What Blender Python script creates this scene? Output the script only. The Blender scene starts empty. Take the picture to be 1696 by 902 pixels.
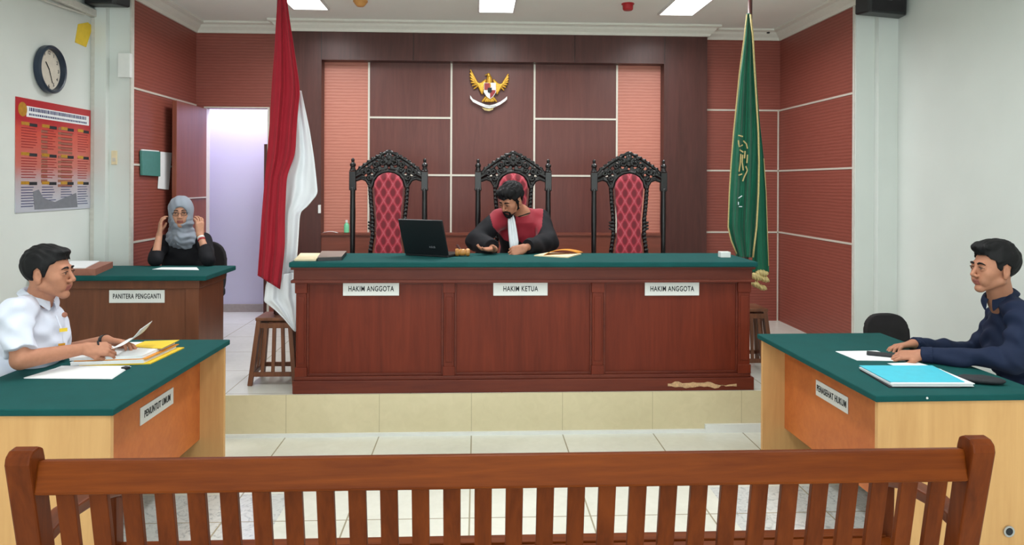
import bpy, bmesh, math, random
import numpy as np
from mathutils import Vector, Matrix
random.seed(4)
PI = math.pi
C = bpy.context.scene.collection
S = bpy.context.scene

# ------------------------------------------------------------------ camera
F = 1225.0; EYE = 1.65; YAW = math.atan(58 / F); ROLL = math.radians(0.25)
cam_d = bpy.data.cameras.new('camera'); cam = bpy.data.objects.new('camera', cam_d); C.objects.link(cam)
cam_d.sensor_fit = 'HORIZONTAL'; cam_d.sensor_width = 36.0; cam_d.lens = F / 1696 * 36
cam_d.shift_y = -(451 - 303) / 1696
cam_d.clip_start = 0.05
cam.matrix_world = Matrix.Translation((0, 0, EYE)) @ Matrix.Rotation(-YAW, 4, 'Z') @ Matrix.Rotation(PI / 2, 4, 'X') @ Matrix.Rotation(ROLL, 4, 'Z')
S.camera = cam

# ------------------------------------------------------------------ light and exposure
S.view_settings.view_transform = 'Standard'; S.view_settings.look = 'None'
S.view_settings.gamma = 1.0; S.view_settings.use_curve_mapping = False
S.view_settings.exposure = -0.34
w = bpy.data.worlds.new('world'); S.world = w; w.use_nodes = True
w.node_tree.nodes['Background'].inputs[0].default_value = (0.86, 0.92, 1.0, 1)
w.node_tree.nodes['Background'].inputs[1].default_value = 0.35
CEIL = 3.20
def area(name, loc, sx, sy, power, col=(1, 1, 1), rot=(0, 0, 0), spread=PI):
    l = bpy.data.lights.new(name, 'AREA'); l.shape = 'RECTANGLE'; l.size = sx; l.size_y = sy
    l.energy = power; l.color = col; l.spread = spread
    o = bpy.data.objects.new(name, l); C.objects.link(o); o.location = loc; o.rotation_euler = rot
    return o
LAMPS = [(-1.48, 6.05), (0.165, 6.05), (1.80, 6.05),
         (-1.7, 3.4), (0.165, 3.4), (2.0, 3.4), (-1.7, 0.6), (0.165, 0.6), (2.0, 0.6)]
LAMP_LEN = 1.2
for i, (x, y) in enumerate(LAMPS):
    area('lamp_light', (x, y, CEIL - 0.045), 0.30, LAMP_LEN - .04, 30 if i < 3 else 18, (0.97, 0.99, 1.0), spread=2.8)
# daylight of the passage behind the open door, and an added fill behind the camera, no window, tilted up at the ceiling
area('passage_daylight', (-2.2, 7.75, 2.75), 1.6, 0.3, 40, (0.80, 0.82, 1.0))
area('rear_fill', (0.0, -2.9, 1.7), 5.5, 2.2, 350, (0.90, 0.97, 1.0), (PI / 2 + .75, 0, 0))

# ------------------------------------------------------------------ pixel helpers (photo pixel + one known plane -> point)
def ray(px, py):
    x = (px - 848) / F; z = -(py - 303) / F
    c, s = math.cos(ROLL), math.sin(ROLL); x, z = x * c - z * s, x * s + z * c
    c2, s2 = math.cos(YAW), math.sin(YAW)
    return Vector((x * c2 + s2, c2 - x * s2, z))
def aY(px, py, Y): r = ray(px, py); return Vector((0, 0, EYE)) + r * (Y / r.y)
def aX(px, py, X): r = ray(px, py); return Vector((0, 0, EYE)) + r * (X / r.x)
def aZ(px, py, Z): r = ray(px, py); return Vector((0, 0, EYE)) + r * ((Z - EYE) / r.z)

# ------------------------------------------------------------------ materials
def lin(c):
    return tuple(((v / 255) / 12.92 if v / 255 <= .04045 else ((v / 255 + .055) / 1.055) ** 2.4) for v in c) + (1,)
class N:
    def __init__(s, name):
        s.m = bpy.data.materials.new(name); s.m.use_nodes = True; s.t = s.m.node_tree
        s.b = s.t.nodes['Principled BSDF']; s.L = s.t.links.new
    def n(s, typ, **kw):
        o = s.t.nodes.new(typ)
        for k, v in kw.items(): setattr(o, k, v)
        return o
    def co(s, scale=(1, 1, 1), rot=(0, 0, 0), loc=(0, 0, 0)):
        t = s.n('ShaderNodeTexCoord'); m = s.n('ShaderNodeMapping')
        m.inputs['Scale'].default_value = scale; m.inputs['Rotation'].default_value = rot; m.inputs['Location'].default_value = loc
        s.L(t.outputs['Object'], m.inputs[0]); return m.outputs[0]
    def noise(s, vec, scale, detail=4, dist=0.0, rough=.5):
        o = s.n('ShaderNodeTexNoise'); o.inputs['Scale'].default_value = scale; o.inputs['Detail'].default_value = detail
        o.inputs['Distortion'].default_value = dist; o.inputs['Roughness'].default_value = rough
        s.L(vec, o.inputs['Vector']); return o.outputs['Fac']
    def ramp(s, fac, stops, interp='LINEAR'):
        o = s.n('ShaderNodeValToRGB'); o.color_ramp.interpolation = interp
        el = o.color_ramp.elements
        while len(el) > 1: el.remove(el[-1])
        el[0].position = stops[0][0]; el[0].color = stops[0][1]
        for p, c in stops[1:]:
            e = el.new(p); e.color = c
        s.L(fac, o.inputs[0]); return o.outputs[0]
    def math(s, op, a, b=None, clamp=False):
        o = s.n('ShaderNodeMath', operation=op); o.use_clamp = clamp
        for i, v in enumerate((a, b)):
            if v is None: continue
            if isinstance(v, (int, float)): o.inputs[i].default_value = v
            else: s.L(v, o.inputs[i])
        return o.outputs[0]
    def mix(s, f, a, b):
        o = s.n('ShaderNodeMix', data_type='RGBA')
        for k, v in ((0, f), (6, a), (7, b)):
            if isinstance(v, (int, float, tuple)): o.inputs[k].default_value = v
            else: s.L(v, o.inputs[k])
        return o.outputs[2]
    def bump(s, h, st=.2, d=.01):
        o = s.n('ShaderNodeBump'); o.inputs['Strength'].default_value = st; o.inputs['Distance'].default_value = d
        s.L(h, o.inputs['Height']); s.L(o.outputs[0], s.b.inputs['Normal'])
    def col(s, c): 
        if isinstance(c, tuple): s.b.inputs['Base Color'].default_value = c
        else: s.L(c, s.b.inputs['Base Color'])
    def set(s, **k):
        for a, v in k.items(): s.b.inputs[{'r': 'Roughness', 'm': 'Metallic', 'sp': 'Specular IOR Level', 'coat': 'Coat Weight', 'sh': 'Sheen Weight'}[a]].default_value = v
        return s
def plain(name, rgb, r=.5, m=0., var=.06, scale=30, sp=.5):
    n = N(name); c = lin(rgb); f = n.noise(n.co(), scale)
    n.col(n.ramp(f, [(.3, tuple(v * (1 - var) for v in c[:3]) + (1,)), (.7, tuple(min(1, v * (1 + var)) for v in c[:3]) + (1,))]))
    n.set(r=r, m=m, sp=sp); return n.m
def wood(name, a, b, axis='Z', r=.35, scale=1., coat=.0, sp=.5):
    n = N(name); st = {'X': (1.2, 14, 14), 'Y': (14, 1.2, 14), 'Z': (14, 14, 1.2)}[axis]
    v = n.co(tuple(q * scale for q in st))
    f = n.noise(v, 1.6, 6, .9, .6); g = n.noise(n.co(tuple(q * scale * 5 for q in st)), 1.8, 3, .2)
    h = n.math('ADD', n.math('MULTIPLY', f, .75), n.math('MULTIPLY', g, .25))
    n.col(n.ramp(h, [(.34, lin(a)), (.66, lin(b))])); n.set(r=r, coat=coat, sp=sp); n.bump(h, .08, .004); return n.m
def cloth(name, rgb, r=.9, var=.12, fine=700, sheen=.0, sp=.3):
    n = N(name); c = lin(rgb); f = n.noise(n.co(), 9, 4); g = n.noise(n.co(), fine, 2)
    n.col(n.ramp(n.math('ADD', n.math('MULTIPLY', f, .6), n.math('MULTIPLY', g, .4)), [(.3, tuple(v * (1 - var) for v in c[:3]) + (1,)), (.7, tuple(min(1, v * (1 + var)) for v in c[:3]) + (1,))]))
    n.set(r=r, sh=sheen, sp=sp); n.bump(g, .25, .001); return n.m
def ribbed(name, a, b, r=.5, pitch=.028):
    """reeded wall board: fine horizontal grooves with a broken grain"""
    n = N(name); t = n.n('ShaderNodeTexCoord'); s = n.n('ShaderNodeSeparateXYZ'); n.L(t.outputs['Object'], s.inputs[0])
    wob = n.noise(n.co((2.5, 2.5, 14)), 2.0, 3, .5)
    z = n.math('ADD', s.outputs[2], n.math('MULTIPLY', wob, .02))
    wv = n.math('SINE', n.math('MULTIPLY', z, 2 * PI / pitch)); h = n.math('ADD', n.math('MULTIPLY', wv, .5), .5)
    fl = n.noise(n.co((6, 6, 60)), 2.0, 4)
    k = n.math('ADD', n.math('MULTIPLY', h, .45), n.math('MULTIPLY', fl, .55))
    n.col(n.ramp(k, [(.25, lin(a)), (.75, lin(b))])); n.set(r=r); n.bump(h, .3, .003); return n.m
M = {}
M['wallwhite'] = plain('wallwhite', (216, 221, 217), .85, var=.02, scale=3)
M['ceiling'] = plain('ceiling_paint', (240, 245, 238), .9, var=.015, scale=2)
M['cornice'] = plain('cornice', (226, 226, 216), .7, var=.02)
M['ribred'] = ribbed('ribred', (132, 66, 54), (148, 80, 68))
M['ribpink'] = ribbed('ribpink', (184, 112, 94), (200, 130, 112), pitch=.03)
M['frame'] = wood('frame_wood', (70, 40, 36), (86, 50, 46), 'Z', .36, .6, sp=.35)
M['panel'] = wood('panel_wood', (88, 42, 36), (104, 54, 46), 'Z', .42, .6)
M['dado'] = wood('dado_wood', (108, 54, 40), (128, 66, 50), 'X', .45, .6)
M['silver'] = plain('silver_strip', (214, 208, 196), .4, .15, .03)
M['deskwood'] = wood('desk_mahogany', (94, 34, 20), (116, 46, 28), 'Z', .45, .5, sp=.25)
M['deskrail'] = wood('desk_mahogany_rail', (88, 34, 24), (110, 48, 32), 'X', .42, .5, sp=.3)
M['clerkwood'] = wood('clerk_wood', (96, 54, 34), (118, 70, 46), 'Z', .4, .5, sp=.4)
M['beech'] = wood('beech_laminate', (202, 152, 96), (220, 172, 114), 'Z', .45, .35, sp=.4)
M['orange'] = wood('orange_laminate', (184, 96, 46), (204, 116, 58), 'X', .42, .3, sp=.4)
M['bench'] = wood('bench_teak', (80, 33, 10), (110, 51, 18), 'Z', .42, .7, 0, .1)
M['benchx'] = wood('bench_teak_rail', (86, 35, 8), (118, 56, 14), 'X', .42, .7, 0, .1)
M['benchy'] = wood('bench_teak_arm', (88, 40, 18), (118, 58, 28), 'Y', .42, .7, 0, .22)
M['stand'] = wood('stand_wood', (92, 54, 36), (124, 76, 50), 'Z', .45, 1)
M['door'] = wood('door_wood', (118, 58, 40), (138, 72, 50), 'Z', .4, .4)
M['green'] = cloth('green_baize', (14, 76, 75), .8, .10, 500, 0.0, .2)
M['carved'] = plain('black_carved_wood', (18, 13, 14), .3, 0, .25, 40, .45)
M['black'] = plain('black_plastic', (22, 23, 27), .4)
M['blackmesh'] = cloth('black_upholstery', (40, 38, 40), .9, .2, 400)
M['white'] = plain('white_plastic', (226, 228, 226), .4, var=.02)
M['paper'] = plain('paper', (234, 236, 238), .8, var=.02)
M['creampaper'] = plain('cream_paper', (232, 216, 180), .8, var=.05)
M['paperedge'] = plain('paper_edge', (206, 204, 208), .85, var=.12, scale=200)
M['yellow'] = plain('yellow_card', (232, 196, 50), .7, var=.05)
M['orangecard'] = plain('orange_card', (216, 140, 40), .7, var=.08)
M['cyan'] = plain('cyan_card', (60, 190, 214), .45, var=.04)
M['ink'] = plain('ink', (30, 32, 38), .7)
M['greyink'] = plain('grey_ink', (120, 122, 130), .8)
M['redcloth'] = cloth('flag_red', (148, 12, 34), .7, .08, 600, .1)
M['whitecloth'] = cloth('flag_white', (228, 232, 238), .75, .03, 600, .1)
M['greencloth'] = cloth('flag_green', (14, 98, 72), .6, .1, 600, .2)
M['gold'] = plain('gold_fringe', (196, 176, 120), .7, .05, .15, 120)
M['goldpaint'] = plain('gold_paint', (206, 156, 52), .35, .45, .12, 60)
M['lightwood'] = wood('gavel_wood', (170, 112, 50), (196, 140, 70), 'X', .35, 3)
M['brass'] = plain('brass', (190, 150, 80), .3, .8)
M['chrome'] = plain('chrome', (190, 192, 196), .2, .9)
M['shieldred'] = plain('shield_red', (150, 36, 36), .5)
M['poleskin'] = plain('pole_brown', (66, 34, 30), .4)
M['skin'] = plain('skin_tan', (178, 122, 96), .55, 0, .05, 60, .35)
M['skinf'] = plain('skin_light', (192, 140, 114), .55, 0, .05, 60, .35)
M['lips'] = plain('lips', (148, 84, 74), .5, var=.05)
M['hair'] = plain('hair_black', (13, 12, 15), .6, 0, .4, 200, .25)
M['beard'] = plain('hair_stubble', (66, 48, 42), .8)
M['eye'] = plain('eye_white', (214, 206, 200), .3)
M['iris'] = plain('iris_brown', (36, 24, 20), .25)
M['shirtwhite'] = cloth('uniform_white', (216, 220, 236), .8, .03, 500)
M['shirtnavy'] = cloth('shirt_navy', (21, 33, 60), .8, .12, 500)
M['robe'] = cloth('robe_black', (17, 17, 23), .8, .15, 400)
M['robered'] = cloth('robe_red', (138, 26, 42), .75, .1, 400, .2)
M['trouser'] = cloth('trouser_dark', (38, 38, 44), .9, .12, 400)
M['hijab'] = cloth('hijab_grey', (140, 148, 160), .8, .06, 400, .1)
M['lav'] = plain('passage_paint', (206, 204, 226), .8, var=.015, scale=2)
M['skirt'] = plain('skirting_grey', (168, 158, 154), .6)
M['redplastic'] = plain('red_plastic', (170, 24, 34), .35)
M['amber'] = plain('amber_plastic', (206, 150, 84), .4)
M['bottle'] = plain('green_bottle', (120, 206, 160), .3)
M['brownleather'] = plain('brown_board', (150, 96, 78), .55, var=.08)
M['tealfolder'] = plain('teal_folder', (70, 130, 122), .5, var=.05)
M['greywood'] = plain('grey_cover', (138, 120, 112), .6)
M['clockface'] = plain('clock_face', (214, 206, 192), .6)
M['clockrim'] = plain('clock_rim', (30, 44, 62), .35)
M['peel'] = plain('peeled_board', (196, 160, 122), .9, var=.2, scale=90)
M['wallstrip'] = plain('wall_tape', (206, 204, 196), .7)
n = N('lamp_diffuser'); n.b.inputs['Emission Color'].default_value = (1, .99, .96, 1); n.b.inputs['Emission Strength'].default_value = 5; n.col((.9, .9, .9, 1)); M['lamp'] = n.m

def tiles(name, a, b, size, grout, ox=0, oy=0, r=.16, w=.004, riser=False):
    n = N(name)
    f = n.noise(n.co(), 1.3, 5, .6); f2 = n.noise(n.co(), 14, 4, 1.2)
    base = n.ramp(n.math('ADD', n.math('MULTIPLY', f, .7), n.math('MULTIPLY', f2, .3)), [(.35, lin(a)), (.65, lin(b))])
    t = n.n('ShaderNodeTexCoord'); s = n.n('ShaderNodeSeparateXYZ'); n.L(t.outputs['Object'], s.inputs[0])
    g = None
    for ax, off in (((0, ox),) if riser else ((0, ox), (1, oy))):
        q = n.math('FRACT', n.math('MULTIPLY', n.math('ADD', s.outputs[ax], 100 * size - off), 1 / size))
        e = n.math('LESS_THAN', n.math('MINIMUM', q, n.math('SUBTRACT', 1.0, q)), w / size)
        g = e if g is None else n.math('MAXIMUM', g, e)
    return n, base, g, s
n, base, g, s = tiles('floor_tiles', (216, 215, 203), (230, 229, 218), .6, None, -.03, .05, r=.2)
# two carpets of grey veined stone tile let into the floor beside the tables
mk = None
for x0, x1 in ((-2.2, -.97), (1.27, 2.3)):
    q = n.math('MULTIPLY', n.math('GREATER_THAN', s.outputs[0], x0), n.math('LESS_THAN', s.outputs[0], x1))
    mk = q if mk is None else n.math('MAXIMUM', mk, q)
mk = n.math('MULTIPLY', mk, n.math('MULTIPLY', n.math('GREATER_THAN', s.outputs[1], 2.6), n.math('LESS_THAN', s.outputs[1], 3.97)))
vn = n.noise(n.co((1, 1, 1)), 16, 6, 2.5, .65)
vein = n.ramp(vn, [(.36, lin((168, 172, 172))), (.48, lin((204, 206, 204))), (.7, lin((214, 216, 212)))])
c1 = n.mix(mk, base, vein)
n.col(n.mix(g, c1, lin((160, 152, 130)))); n.set(r=.2); M['floor'] = n.m
n, base, g, s = tiles('platform_tiles', (212, 212, 204), (226, 226, 218), .6, None, .17, 4.9, r=.2)
n.col(n.mix(g, base, lin((176, 170, 150)))); n.set(r=.2); M['plat'] = n.m
n, base, g, s = tiles('riser_tiles', (206, 194, 158), (220, 208, 174), .6, None, -.03, 0, riser=True, w=.002)
n.col(n.mix(g, base, lin((180, 168, 134)))); n.set(r=.3); M['riser'] = n.m
# damask of the carved chairs: dark ovals in a pale lattice
n = N('damask'); t = n.n('ShaderNodeTexCoord'); s = n.n('ShaderNodeSeparateXYZ'); n.L(t.outputs['Object'], s.inputs[0])
u = n.math('MULTIPLY', s.outputs[0], PI / .075); v = n.math('MULTIPLY', s.outputs[2], PI / .13)
a = n.math('ABSOLUTE', n.math('SINE', n.math('ADD', u, v))); b = n.math('ABSOLUTE', n.math('SINE', n.math('SUBTRACT', u, v)))
mn = n.math('MULTIPLY', a, b); fz = n.noise(n.co(), 90, 4)
mn = n.math('ADD', mn, n.math('MULTIPLY', n.math('SUBTRACT', fz, .5), .35))
n.col(n.ramp(mn, [(.0, lin((196, 92, 104))), (.16, lin((178, 48, 66))), (.42, lin((160, 34, 52))), (.58, lin((118, 20, 36)))])); n.set(r=.7, sh=.3); M['damask'] = n.m
# dark printed poster colours
n = N('poster_print'); t = n.n('ShaderNodeTexCoord'); s = n.n('ShaderNodeSeparateXYZ'); n.L(t.outputs['Object'], s.inputs[0])
n.col(n.ramp(n.math('ADD', n.math('MULTIPLY', s.outputs[2], 1.0), n.math('MULTIPLY', n.noise(n.co(), 7, 3), .08)),
      [(.10, lin((188, 190, 200))), (.30, lin((184, 168, 172))), (.45, lin((196, 112, 100))), (.75, lin((206, 82, 66))), (.86, lin((180, 36, 44)))])); n.set(r=.3); M['poster'] = n.m
M['posterband'] = plain('poster_band', (196, 106, 92), .4)
M['posterblue'] = plain('poster_blue_ink', (60, 66, 110), .5)

# ------------------------------------------------------------------ object helpers
def tag(o, label=None, cat=None, group=None, kind=None):
    for k, v in (('label', label), ('category', cat), ('group', group), ('kind', kind)):
        if v: o[k] = v
    return o
def thing(name, label, cat, loc=(0, 0, 0), rz=0, group=None):
    o = bpy.data.objects.new(name, None); C.objects.link(o); o.location = loc; o.rotation_euler = (0, 0, rz)
    o.empty_display_size = .1
    return tag(o, label, cat, group)
def finish(name, me, mat, parent=None, smooth=False, bevel=0, local=False, origin=None):
    mats = mat if isinstance(mat, (list, tuple)) else [mat]
    for m in mats: me.materials.append(M[m] if isinstance(m, str) else m)
    if origin is not None: me.transform(Matrix.Translation(-Vector(origin)))
    o = bpy.data.objects.new(name, me); C.objects.link(o)
    if origin is not None: o.location = origin
    if parent is not None:
        o.parent = parent
        if not local:   # geometry was given in world coordinates
            pm = Matrix.Identity(4); q = parent; ch = []
            while q is not None: ch.append(q); q = q.parent
            for q in reversed(ch): pm = pm @ Matrix.LocRotScale(q.location, q.rotation_euler, q.scale)
            if origin is not None: o.location = pm.inverted() @ Vector(origin); o.rotation_euler = pm.inverted().to_euler()
            else: me.transform(pm.inverted())
    if smooth:
        for p in me.polygons: p.use_smooth = True
    if bevel:
        b = o.modifiers.new('bevel', 'BEVEL'); b.width = bevel; b.segments = 2; b.limit_method = 'ANGLE'; b.angle_limit = .7
    return o
class MB:
    def __init__(s): s.bm = bmesh.new()
    def box(s, x0, x1, y0, y1, z0, z1, m=None, mi=0):
        vs = [s.bm.verts.new(Vector(p)) for p in ((x0, y0, z0), (x1, y0, z0), (x1, y1, z0), (x0, y1, z0), (x0, y0, z1), (x1, y0, z1), (x1, y1, z1), (x0, y1, z1))]
        if m is not None:
            for v in vs: v.co = m @ v.co
        for f in ((0, 3, 2, 1), (4, 5, 6, 7), (0, 1, 5, 4), (1, 2, 6, 5), (2, 3, 7, 6), (3, 0, 4, 7)):
            fc = s.bm.faces.new([vs[i] for i in f]); fc.material_index = mi
        return s
    def bar(s, a, b, w, d, up=(0, 0, 1), w2=None, d2=None):
        """rectangular bar from a to b, w across, d thick"""
        a, b = Vector(a), Vector(b); x = (b - a).normalized(); y = Vector(up).cross(x)
        if y.length < 1e-4: y = Vector((0, 1, 0)).cross(x)
        y.normalize(); z = x.cross(y); w2 = w2 or w; d2 = d2 or d
        vs = [s.bm.verts.new(p + y * sy * ww / 2 + z * sz * dd / 2) for p, ww, dd in ((a, w, d), (b, w2, d2)) for sy, sz in ((-1, -1), (1, -1), (1, 1), (-1, 1))]
        for f in ((3, 2, 1, 0), (4, 5, 6, 7), (0, 1, 5, 4), (1, 2, 6, 5), (2, 3, 7, 6), (3, 0, 4, 7)): s.bm.faces.new([vs[i] for i in f])
        return s
    def tube(s, pts, rad, n=12, caps=True):
        pts = [Vector(p) for p in pts]; rad = rad if isinstance(rad, (list, tuple)) else [rad] * len(pts); rings = []
        up = None
        for i, p in enumerate(pts):
            d = (pts[min(i + 1, len(pts) - 1)] - pts[max(i - 1, 0)]).normalized()
            if up is None: up = Vector((0, 0, 1)) if abs(d.z) < .9 else Vector((1, 0, 0))
            y = up.cross(d).normalized(); z = d.cross(y); up = z
            rings.append([s.bm.verts.new(p + (y * math.cos(t) + z * math.sin(t)) * rad[i]) for t in (2 * PI * k / n for k in range(n))])
        for r0, r1 in zip(rings, rings[1:]):
            for k in range(n): s.bm.faces.new((r0[k], r0[(k + 1) % n], r1[(k + 1) % n], r1[k]))
        if caps: s.bm.faces.new(rings[0][::-1]); s.bm.faces.new(rings[-1])
        return s
    def lathe(s, prof, loc=(0, 0, 0), n=20, m=None, ring=False):
        loc = Vector(loc); rings = []
        for r, z in prof:
            ring = [Vector((r * math.cos(2 * PI * k / n), r * math.sin(2 * PI * k / n), z)) for k in range(n)]
            rings.append([s.bm.verts.new((m @ v if m is not None else v) + loc) for v in ring])
        for r0, r1 in zip(rings, rings[1:]):
            for k in range(n): s.bm.faces.new((r0[k], r0[(k + 1) % n], r1[(k + 1) % n], r1[k]))
        if ring:
            for k in range(n): s.bm.faces.new((rings[-1][k], rings[-1][(k + 1) % n], rings[0][(k + 1) % n], rings[0][k]))
            return s
        s.bm.faces.new(rings[0][::-1]); s.bm.faces.new(rings[-1]); return s
    def prism(s, pts, vec):
        """polygon of 3-D points pushed along vec"""
        vec = Vector(vec); a = [s.bm.verts.new(Vector(p)) for p in pts]; b = [s.bm.verts.new(Vector(p) + vec) for p in pts]; n = len(a)
        s.bm.faces.new(a); s.bm.faces.new(b[::-1])
        for i in range(n): s.bm.faces.new((a[(i + 1) % n], a[i], b[i], b[(i + 1) % n]))
        return s
    def obj(s, name, mat, parent=None, smooth=False, bevel=0, local=False, origin=None):
        bmesh.ops.recalc_face_normals(s.bm, faces=s.bm.faces)
        me = bpy.data.meshes.new(name); s.bm.to_mesh(me); s.bm.free()
        return finish(name, me, mat, parent, smooth, bevel, local, origin)
def struct(o): o['kind'] = 'structure'; return o
def autosmooth(o, ang=.6):
    me = o.data
    for p in me.polygons: p.use_smooth = True
    m = o.modifiers.new('edge', 'EDGE_SPLIT'); m.split_angle = ang
    return o
def text(s, body, size, loc, rot, mat='ink', parent=None, ext=.0006, off=.0, name='lettering', sx=1.0):
    cu = bpy.data.curves.new(name, 'FONT'); cu.body = body; cu.size = size; cu.align_x = 'CENTER'; cu.align_y = 'CENTER'
    cu.extrude = ext; cu.offset = off; cu.space_character = 1.12 if name == 'lettering' else 1
    tmp = bpy.data.objects.new(name, cu); me = bpy.data.meshes.new_from_object(tmp); bpy.data.objects.remove(tmp); me.materials.clear(); me.materials.append(M[mat])
    o = bpy.data.objects.new(name, me); C.objects.link(o); o.location = loc; o.rotation_euler = rot; o.scale = (sx, 1, 1)
    if parent is not None:
        o.parent = parent
    return o
def copy_tree(o, parent=None):
    c = o.copy(); C.objects.link(c); c.parent = parent
    for ch in [q for q in bpy.data.objects if q.parent == o]: copy_tree(ch, c)
    return c

# ------------------------------------------------------------------ implicit surfaces (smooth bodies and cloth)
class Sdf:
    def __init__(s, h): s.h = h; s.ops = []
    def cap(s, a, b, ra, rb=None, k=.01, op='u', clip=(), sq=None):
        a = np.array(a, float); b = np.array(b, float); rb = ra if rb is None else rb; r = max(ra, rb)
        lo = np.minimum(a, b) - r; hi = np.maximum(a, b) + r
        def f(P):
            ab = b - a; L = float(ab @ ab) + 1e-9
            t = np.clip(((P - a) @ ab) / L, 0, 1)
            d = np.linalg.norm(P - a - t[..., None] * ab, axis=-1) - (ra + (rb - ra) * t)
            for p, n in clip: d = np.maximum(d, (P - np.array(p)) @ np.array(Vector(n).normalized()))
            return d
        s.ops.append((f, lo, hi, k, op)); return s
    def ell(s, c, r, R=None, k=.01, op='u', clip=()):
        c = np.array(c, float); r = np.array(r, float); m = float(r.max())
        Rm = None if R is None else np.array(R.to_3x3() if hasattr(R, 'to_3x3') else R)
        def f(P):
            q = P - c
            if Rm is not None: q = q @ Rm
            k0 = np.linalg.norm(q / r, axis=-1); k1 = np.linalg.norm(q / (r * r), axis=-1) + 1e-9
            d = k0 * (k0 - 1) / k1
            for p, n in clip: d = np.maximum(d, (P - np.array(p)) @ np.array(Vector(n).normalized()))
            return d
        s.ops.append((f, c - m, c + m, k, op)); return s
    def fn(s, f, lo, hi, k=.004, op='u'): s.ops.append((f, np.array(lo, float), np.array(hi, float), k, op)); return s
    def mesh(s, name, disp=None, paint=None):
        h = s.h
        lo = np.min([o[1] for o in s.ops if o[4] == 'u'], axis=0) - 4 * h; hi = np.max([o[2] for o in s.ops if o[4] == 'u'], axis=0) + 4 * h
        n = np.ceil((hi - lo) / h).astype(int) + 1
        D = np.full(n, .2, np.float32)
        ax = [lo[i] + h * np.arange(n[i]) for i in range(3)]
        for f, l, u, k, op in s.ops:
            i0 = np.clip(np.floor((l - k - 3 * h - lo) / h).astype(int), 0, n - 1); i1 = np.clip(np.ceil((u + k + 3 * h - lo) / h).astype(int) + 1, 1, n)
            sl = tuple(slice(i0[j], i1[j]) for j in range(3))
            P = np.stack(np.meshgrid(*[ax[j][sl[j]] for j in range(3)], indexing='ij'), -1)
            d = f(P); e = D[sl]
            if op == 'u':
                hh = np.clip(.5 + .5 * (e - d) / k, 0, 1); D[sl] = e * (1 - hh) + d * hh - k * hh * (1 - hh)
            elif op == 's':
                hh = np.clip(.5 - .5 * (e + d) / k, 0, 1); D[sl] = e * (1 - hh) - d * hh + k * hh * (1 - hh)
        if disp is not None:
            near = np.abs(D) < .03; idx = np.argwhere(near); D[near] += disp(lo + idx * h).astype(np.float32)
        sg = D < 0
        c8 = [sg[i:n[0] - 1 + i, j:n[1] - 1 + j, k:n[2] - 1 + k] for i in (0, 1) for j in (0, 1) for k in (0, 1)]
        cnt = sum(c.astype(np.int8) for c in c8); act = (cnt > 0) & (cnt < 8)
        vid = -np.ones(act.shape, np.int64); cells = np.argwhere(act); vid[act] = np.arange(len(cells))
        acc = np.zeros((len(cells), 3)); num = np.zeros(len(cells))
        cor = [(i, j, k) for i in (0, 1) for j in (0, 1) for k in (0, 1)]
        for a in cor:
            for axn in range(3):
                if a[axn]: continue
                b = list(a); b[axn] = 1
                ia = cells + a; ib = cells + b
                da = D[ia[:, 0], ia[:, 1], ia[:, 2]]; db = D[ib[:, 0], ib[:, 1], ib[:, 2]]
                m = (da < 0) != (db < 0); t = np.where(m, da / np.where(m, da - db, 1), 0)
                p = np.array(a, float)[None] + 0 * cells; p[:, axn] += t
                acc[m] += p[m]; num[m] += 1
        V = lo + (cells + acc / num[:, None]) * h
        Q = []
        for axn in range(3):
            o1, o2 = [(1, 2), (2, 0), (0, 1)][axn]
            s0 = [slice(1, n[i] - 1) for i in range(3)]; s1 = list(s0)
            s0[axn] = slice(0, n[axn] - 1); s1[axn] = slice(1, n[axn])
            A = sg[tuple(s0)]; B = sg[tuple(s1)]; off = np.array([1, 1, 1]); off[axn] = 0
            for cond, flip in ((A & ~B, False), (~A & B, True)):
                e = np.argwhere(cond) + off
                if not len(e): continue
                def g(d1, d2):
                    q = e.copy(); q[:, o1] -= d1; q[:, o2] -= d2; return vid[q[:, 0], q[:, 1], q[:, 2]]
                q = np.stack([g(1, 1), g(0, 1), g(0, 0), g(1, 0)], 1)
                Q.append(q[:, ::-1] if flip else q)
        Q = np.concatenate(Q); Q = Q[(Q >= 0).all(1)]
        me = bpy.data.meshes.new(name); me.vertices.add(len(V)); me.vertices.foreach_set('co', V.astype(np.float32).ravel())
        me.loops.add(len(Q) * 4); me.loops.foreach_set('vertex_index', Q.astype(np.int32).ravel())
        me.polygons.add(len(Q)); me.polygons.foreach_set('loop_start', np.arange(0, len(Q) * 4, 4, dtype=np.int32)); me.polygons.foreach_set('loop_total', np.full(len(Q), 4, np.int32))
        me.polygons.foreach_set('use_smooth', np.ones(len(Q), bool))
        if paint is not None: me.polygons.foreach_set('material_index', paint(V[Q].mean(1)).astype(np.int32))
        me.update(); me.validate(); return me
def poly2(P2, pts):
    """signed distance to a 2-D polygon"""
    pts = np.array(pts, float); d = np.full(P2.shape[:-1], 1e9); ins = np.zeros(P2.shape[:-1], bool)
    for i in range(len(pts)):
        a = pts[i]; b = pts[(i + 1) % len(pts)]; e = b - a; w_ = P2 - a
        t = np.clip((w_ @ e) / (e @ e), 0, 1); q = w_ - t[..., None] * e; d = np.minimum(d, (q * q).sum(-1))
        c = ((a[1] > P2[..., 1]) != (b[1] > P2[..., 1])) & (P2[..., 0] < (b[0] - a[0]) * (P2[..., 1] - a[1]) / (b[1] - a[1] + 1e-12) + a[0]); ins ^= c
    return np.sqrt(d) * np.where(ins, -1, 1)
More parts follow.
